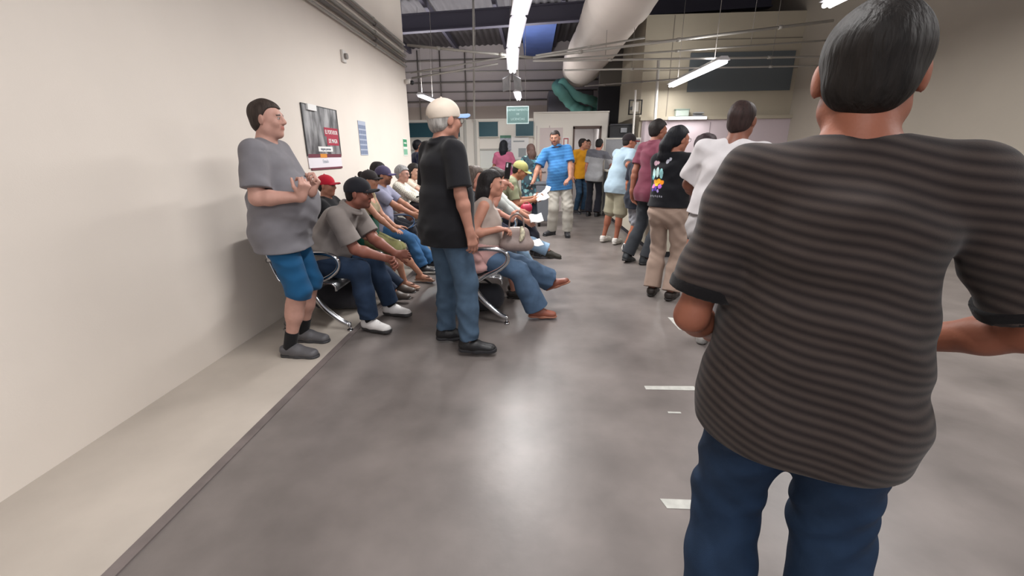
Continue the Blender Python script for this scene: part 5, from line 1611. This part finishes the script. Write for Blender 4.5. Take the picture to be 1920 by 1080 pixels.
person('nearest man at the right edge in a dark ribbed shirt and blue jeans', 0.592, 0.87, 22, h=1.62, wt=1.14, vox=0.0045, arml=1.16, armw=0.84, skin='935c48', head=(6, 4, 0), belly=0.06, lean=0,
       lh=('w', 0.50, 1.13, 0.90), rh=('w', 0.82, 1.0, 0.94), le=(-0.35, -0.8, -0.4), re=(0.8, -0.6, 0), hd=((0.6, 0.8, 0), (-0.5, 0.8, 0)), rf=('w', 0.73, 0.78, 0.10, 4, 0), lf=('w', 0.51, 0.90, 0.10, -6, 0),
       hair='short', hcol='1d1917', top=('tee', ribs, {'sleeve': 0.80, 'sr': 0.080, 'hem': 0.10, 'hw': 0.165, 'hd': 0.13, 'amp': 0.0065, 'cuff': '141214'}), bottom=('jeans', '22344c', {'flare': 0.085, 'knee': 0.085}), shoes=('sneaker', '26262a', '77777a'), group=QG)
# ------------------------------------------------------------------ things held, worn loosely or lying about
def sdf_thing(name, label, cat, loc, parts, m, group=None):
    t = empty(name, loc, label, cat, group)
    for nm, build, col, vx, mm in parts:
        f = Field()
        build(f)
        f.mesh(nm, vx, mm or m, t, color=hx(col))
    return t


# handbag on the lap of the woman in taupe
def bag_(f):
    Rb = Rz(0)
    f.acap(A(-0.07, 0, 0.05), A(0.07, 0, 0.05), Rb, A(0.075, 0.06, 0.06), A(0.075, 0.06, 0.06), 0.03)
    f.acap(A(-0.055, 0, 0.14), A(0.055, 0, 0.14), Rb, A(0.05, 0.035, 0.05), A(0.05, 0.035, 0.05), 0.05)


hb = sdf_thing('handbag', 'taupe soft handbag on the lap of the woman in the taupe blouse', 'bag', (-0.12, 3.50, 0.615), [('bag_body', bag_, '93827c', 0.005, None)], LEATH())
MB().use(mat('bag_strap', '7b6c66', rough=0.5)).tube(arc([(-0.06, 0, 0.17), (-0.05, 0, 0.26), (0.0, 0, 0.295), (0.05, 0, 0.26), (0.06, 0, 0.17)], 5), 0.007, 8).build('bag_handle', None, hb)
MB().use(mat('bag_scarf', 'c9c2a8', noise=0.5, nscale=60)).tube(arc([(0.04, -0.04, 0.20), (0.05, -0.055, 0.14), (0.03, -0.062, 0.08)], 4), [0.012, 0.014, 0.017, 0.02, 0.02, 0.02, 0.018, 0.014, 0.006], 8).build('bag_charm', None, hb)


# pink jacket draped over the seat behind the arm rest
def jk(f):
    f.acap(A(-0.12, 0, 0.26), A(-0.02, 0.0, 0.02), Rz(0), A(0.07, 0.035, 0.05), A(0.09, 0.045, 0.05), 0.04)
    f.cap(A(-0.10, -0.02, 0.25), A(0.0, -0.03, 0.10), 0.035, 0.03, 0.03)


sdf_thing('jacket', 'pale pink jacket bunched beside the woman in taupe, inside the arm rest', 'jacket', (-0.42, 3.36, 0.48), [('jacket_cloth', jk, 'c79c98', 0.006, None)], CLOTH())


def paper(loc, rot, sx, sy, label, parent=None, n=1):
    t = empty('paper_sheet', loc, label, 'paper', 'papers held or on laps')
    t.rotation_euler = rot
    m = MB().use(WHITEP)
    pr = [(-sx / 2 + sx * i / 6, 0.008 * math.sin(i * 1.3)) for i in range(7)]
    m.sheet(pr, -sy / 2, sy / 2, 0.0015)
    m.build('sheet', None, t)


paper((0.02, 3.62, 0.655), (0.1, 0.05, 0.2), 0.14, 0.18, 'white sheet lying on the knees of the woman with the handbag')
paper((0.05, 4.68, 0.71), (0.3, -0.1, 0.1), 0.14, 0.20, 'white sheet on the lap of the person in light blue jeans')
paper((0.13, 5.88, 0.83), (0.4, -0.3, 0.2), 0.17, 0.20, 'white papers held open by the man in the olive cap')
paper((0.20, 5.98, 0.90), (0.2, -0.9, 0.5), 0.12, 0.10, 'folded white paper sticking up beside the open papers')


def phone(loc, rot, label, col='1a1a1d'):
    t = empty('mobile_phone', loc, label, 'phone', 'mobile phones')
    t.rotation_euler = rot
    MB().use(mat('phone_' + col, col, rough=0.3)).box(-0.037, 0.037, -0.005, 0.005, -0.075, 0.075).build('phone_body', None, t, bevel=0.004)
    MB().use(mat('phone_lens', 'd9d9df', rough=0.2)).box(-0.03, -0.01, -0.007, -0.005, 0.03, 0.065).build('camera_lens', None, t)


phone((-0.22, 4.09, 1.225), (0.1, 0.1, 0.9), 'black phone held up behind the head of the woman in taupe')
phone((-0.03, 7.14, 0.86), (1.0, 0.2, 0.4), 'dark phone held out by the man in the blue polo')


def redbag(f):
    f.acap(A(-0.035, 0, 0.04), A(0.035, 0.0, 0.05), Rz(0), A(0.04, 0.035, 0.055), A(0.035, 0.03, 0.05), 0.04)
    f.ring(A(0, 0, 0.09), turn(Rz(0), 0, 90), A(0.035, 0.03), 0.006, 0.01)


sdf_thing('purse', 'bright pink red purse on the lap beyond the pale grey blouse', 'bag', (-0.06, 5.26, 0.70), [('purse_body', redbag, 'b52548', 0.006, None)], LEATH())


def blackbag(f):
    f.acap(A(-0.10, 0, 0.07), A(0.10, 0.0, 0.07), Rz(0), A(0.07, 0.06, 0.07), A(0.07, 0.06, 0.07), 0.04)


bb = sdf_thing('shoulder_bag', 'black shoulder bag on the lap of the grey haired woman', 'bag', (-1.50, 5.90, 0.64), [('bag_body', blackbag, '232329', 0.007, None)], LEATH())
MB().use(mat('strap_black', '1f1f23')).tube(arc([(-0.1, 0.0, 0.12), (-0.02, -0.08, 0.20), (0.08, -0.05, 0.16), (0.1, 0.0, 0.12)], 5), 0.010, 8).build('bag_strap', None, bb)


# added dark bag shapes standing in for the shade under the bench ends
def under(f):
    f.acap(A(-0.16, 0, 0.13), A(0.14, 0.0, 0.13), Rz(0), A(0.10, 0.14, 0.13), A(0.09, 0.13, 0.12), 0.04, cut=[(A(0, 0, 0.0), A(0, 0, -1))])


for loc, lb in (((-0.47, 3.74, 0), 'added dark bag shape standing in for shade under the bench of the woman in taupe'), ((-1.76, 3.72, 0.005), 'added dark bag shape standing in for shade under the bench of the man in the black cap')):
    u_ = sdf_thing('underseat_shade', lb, 'bag', loc, [('bag_body', under, '34343a', 0.008, None)], CLOTH())
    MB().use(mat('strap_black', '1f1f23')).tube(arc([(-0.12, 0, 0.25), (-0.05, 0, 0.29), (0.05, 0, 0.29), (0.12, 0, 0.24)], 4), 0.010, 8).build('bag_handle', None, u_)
